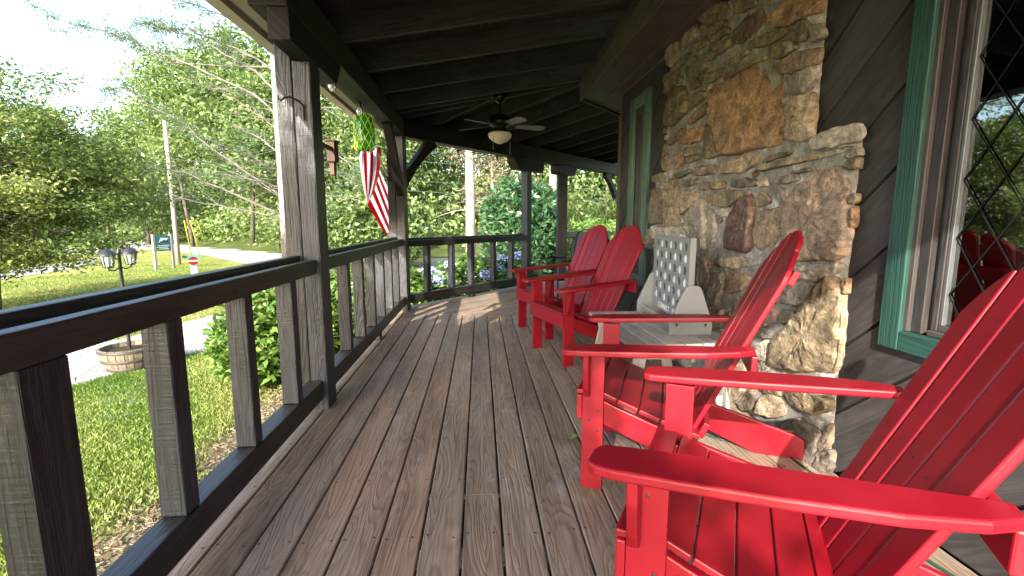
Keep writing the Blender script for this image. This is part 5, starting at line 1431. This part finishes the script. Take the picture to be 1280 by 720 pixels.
# ================================================================== LAMP POST, PLANTER, SIGNS, POLE
bc = Vector((-4.93, 6.85, GZ))
bp_ = thing('barrel_planter', 'half whiskey barrel planter at the edge of the gravel path', 'planter', bc)
mb = MB(); n = 22
for k in range(n):
    a0, a1 = 2 * math.pi * k / n + .012, 2 * math.pi * (k + 1) / n - .012; r = rng.random()
    prf = [(.255, 0), (.31, .11), (.345, .22), (.36, .33)]
    for i in range(3):
        (r0, z0_), (r1, z1_) = prf[i], prf[i + 1]
        q = [(r0 * math.cos(a0), r0 * math.sin(a0), z0_), (r0 * math.cos(a1), r0 * math.sin(a1), z0_), (r1 * math.cos(a1), r1 * math.sin(a1), z1_), (r1 * math.cos(a0), r1 * math.sin(a0), z1_)]
        mb.poly(q, [(z0_ + k, 0), (z0_ + k, .08), (z1_ + k, .08), (z1_ + k, 0)], 0, r)
        mb.poly([(x * .9, y * .9, z) for x, y, z in q[::-1]], [(z1_ + k, 0), (z1_ + k, .08), (z0_ + k, .08), (z0_ + k, 0)], 0, r)
    q = [(.36 * math.cos(a0), .36 * math.sin(a0), .33), (.36 * math.cos(a1), .36 * math.sin(a1), .33), (.325 * math.cos(a1), .325 * math.sin(a1), .331), (.325 * math.cos(a0), .325 * math.sin(a0), .331)]
    mb.poly(q, None, 0, r)
mb.build('staves', M['barrel'], bp_)
mb = MB(); 
for z, r0, r1, hh in ((.03, .2705, .291, .045), (.15, .324, .337, .04), (.285, .355, .3605, .04)):
    mb.lathe([(r0 + .003, z), (r1 + .003, z + hh), (r1 - .004, z + hh), (r0 - .004, z)], (0, 0, 0), 32)
mb.build('hoop', M['iron'], bp_, smooth=True)
mb = MB(); mb.lathe([(.318, .27), (.1, .285), (0, .29)], (0, 0, 0), 20); mb.build('soil', M['soil'], bp_, smooth=True)
lp = thing('lamp_post', 'black twin-headed lamp post standing in the barrel planter', 'lamp post', bc + Vector((0, 0, .285)))
mb = MB(); mb.lathe([(.022, -.02), (.022, .9), (.020, 1.33), (.03, 1.34), (.03, 1.36), (.012, 1.40), (0, 1.45)], (0, 0, 0), 12); mb.build('post', M['black'], lp, smooth=True)
def clearglass():
    m, nt, b = newmat('lamp_glass'); b.inputs['Base Color'].default_value = (.85, .88, .88, 1); b.inputs['Roughness'].default_value = .1; b.inputs['Transmission Weight'].default_value = .8; b.inputs['IOR'].default_value = 1.1; return m
M['lampglass'] = clearglass()
for s in (-1, 1):
    cx, cy = s * .24 * -.1, s * .24 * .995
    mb = MB(); mb.tube([(0, 0, 1.16), (cx * .5, cy * .5, 1.12), (cx, cy, 1.14), (cx, cy, 1.17)], .009, 8)
    mb.lathe([(0, .0), (.05, .0), (.055, .015), (.03, .03)], (cx, cy, 1.165), 12)
    for k in range(8):
        a = k * .785; mb.tube([(cx + .055 * math.cos(a), cy + .055 * math.sin(a), 1.175), (cx + .085 * math.cos(a), cy + .085 * math.sin(a), 1.34)], .005, 5)
    mb.build('lamp_frame', M['black'], lp, smooth=True)
    mb = MB(); mb.lathe([(.105, .0), (.10, .012), (.066, .045), (.045, .066), (.028, .075), (.012, .08), (.012, .10), (0, .108)], (cx, cy, 1.335), 16); mb.build('lamp_cap', M['black'], lp, smooth=True)
    mb = MB(); mb.lathe([(.048, 1.178), (.078, 1.335)], (cx, cy, 0), 16); mb.build('lamp_glass', M['lampglass'], lp, smooth=True)
# picture sign by the road
s0, s1 = gz(195.5, 338), gz(217.5, 336); sc0 = (s0 + s1) / 2
sg = thing('roadside_sign', 'teal picture sign with white lettering bars on two grey posts by the road', 'sign', sc0, math.atan2(s1.y - s0.y, s1.x - s0.x))
w_ = (s1 - s0).length / 2; k_ = s0.y / F
for s in (-1, 1):
    mb = MB(); mb.box(s * w_ - .05, s * w_ + .05, -.05, .05, -.1, 1.50); mb.build('post', M['polewood'], sg, bevel=.01)
mb = MB(); mb.box(-w_ + .052, w_ - .052, -.03, .03, .80, 1.44); mb.build('panel', M['signgreen'], sg, bevel=.004)
mb = MB(); q = w_ - .052
mb.prism([(-q + .05, 1.10), (q - .05, 1.10), (q - .05, 1.39), (-q + .05, 1.39)], lambda a, b: (a, -.034, b), (0, .003, 0), 0)
mb.prism([(-q + .12, 1.15), (.0, 1.22), (q - .2, 1.24), (q - .07, 1.33), (-.1, 1.36), (-q + .2, 1.30)], lambda a, b: (a, -.037, b), (0, .002, 0), 1)
mb.prism([(-.15, 1.17), (q - .1, 1.18), (q - .12, 1.215), (-.1, 1.205)], lambda a, b: (a, -.040, b), (0, .002, 0), 3)
mb.prism([(-.05, 1.22), (.12, 1.22), (.06, 1.29)], lambda a, b: (a, -.040, b), (0, .002, 0), 2)
mb.build('picture', [M['signblue'], M['white'], M['signred'], M['black']], sg)
mb = MB()
for z, a, b in ((1.03, -.75, .8), (.96, -.9, .55), (.89, -.6, .7)):
    x = a * q
    while x < b * q:
        l = rng.uniform(.03, .06); mb.box(x, min(x + l, b * q), -.034, -.031, z - .02, z + .02); x += l + .012
mb.build('lettering', M['white'], sg)
# utility pole and its wires
pp = gz(223.5, 331); up = thing('utility_pole', 'grey wooden utility pole with wires and guy lines beside the road', 'utility pole', pp)
mb = MB(); mb.tube([(0, 0, -.2), (0, 0, 3.2), (-.01, 0, 6.6)], [.105, .095, .08], 12); mb.build('pole', M['polewood'], up, smooth=True)
mb = MB()
for z, dz in ((6.5, 0), (6.1, -.2)):
    P = [Vector((0, 0, z)).lerp(Vector((34, -3, z + dz - 1.2)), i / 14) - Vector((0, 0, 1.0 * math.sin(math.pi * i / 14))) for i in range(15)]; mb.tube(P, .016, 5)
for z in (4.9, 4.4): mb.tube([Vector((0, 0, z)).lerp(Vector((36, 2, z - 1.0)), i / 14) - Vector((0, 0, .7 * math.sin(math.pi * i / 14))) for i in range(15)], .02, 5)
mb.build('wire', M['cord'], up)
mb = MB(); 
ga = [gz(240, 321) - pp, gz(250, 319) - pp, gz(258, 308) - pp]
for q_ in ga: mb.tube([(0, 0, 5.8), q_], .008, 5)
mb.build('guy_wire', M['chrome'], up)
for q_ in ga:
    mb = MB(); a = Vector(q_); b = Vector((0, 0, 5.8)); mb.tube([a.lerp(b, .02), a.lerp(b, .36)], .020, 8); mb.build('guy_guard', M['yellow'], up, smooth=True)
# no-entry marker post and the street name blade
q0 = gz(243.5, 347); dn = thing('marker_post', 'white marker post with a red and white no-entry disc on the lawn', 'sign', q0, R(35))
mb = MB(); mb.box(-.11, .11, -.025, .025, -.1, .62); mb.build('post', M['white'], dn, bevel=.01)
mb = MB(); mb.lathe([(0, -.012), (.155, -.012), (.155, .012), (0, .012)], (0, 0, 0), 28, 0)
for i, v in enumerate(mb.v): mb.v[i] = (v[0], v[2] - .035, v[1] + .62)
mb.build('disc', M['signred'], dn)
mb = MB(); mb.box(-.15, .15, -.0515, -.0475, .585, .655); mb.build('bar', M['white'], dn)
q1 = gz(240.5, 330); sb = thing('street_name_sign', 'small dark green street name blade on a thin post behind the marker post', 'sign', q1, R(20))
mb = MB(); mb.tube([(0, 0, -.1), (0, 0, .42)], .02, 8); mb.build('post', M['polewood'], sb)
mb = MB(); mb.box(-.38, .38, -.02, .02, .30, .42); mb.build('blade', M['signgreen'], sb, bevel=.004)
# ================================================================== LIGHT
SUN = Vector((.42, 1.0, -.57)).normalized()                # travel direction of the sunlight
sl_ = bpy.data.lights.new('sun', 'SUN'); so = bpy.data.objects.new('sun', sl_); COL.objects.link(so)
sl_.energy = 2.55; sl_.angle = R(.55); sl_.color = (1, .93, .80)
so.rotation_euler = SUN.to_track_quat('-Z', 'Y').to_euler(); so.location = (-10, -20, 15)
wd = bpy.data.worlds.new('World'); sc.world = wd; wd.use_nodes = True
nt = wd.node_tree; bg = nt.nodes['Background']; sky = nt.nodes.new('ShaderNodeTexSky'); sky.sky_type = 'NISHITA'
sky.sun_disc = False; sky.sun_elevation = math.asin(-SUN.z); sky.sun_rotation = math.atan2(-SUN.x, -SUN.y)
sky.dust_density = 2.5; sky.air_density = 1.0; sky.ozone_density = .6
L(nt, sky.outputs[0], bg.inputs[0]); bg.inputs[1].default_value = .15
sc.view_settings.view_transform = 'Standard'; sc.view_settings.look = 'None'; sc.view_settings.gamma = 1; sc.view_settings.exposure = 2.68
sc.render.engine = 'CYCLES'; sc.cycles.max_bounces = 8; sc.cycles.diffuse_bounces = 5; sc.cycles.transparent_max_bounces = 16
sc.cycles.use_denoising = True
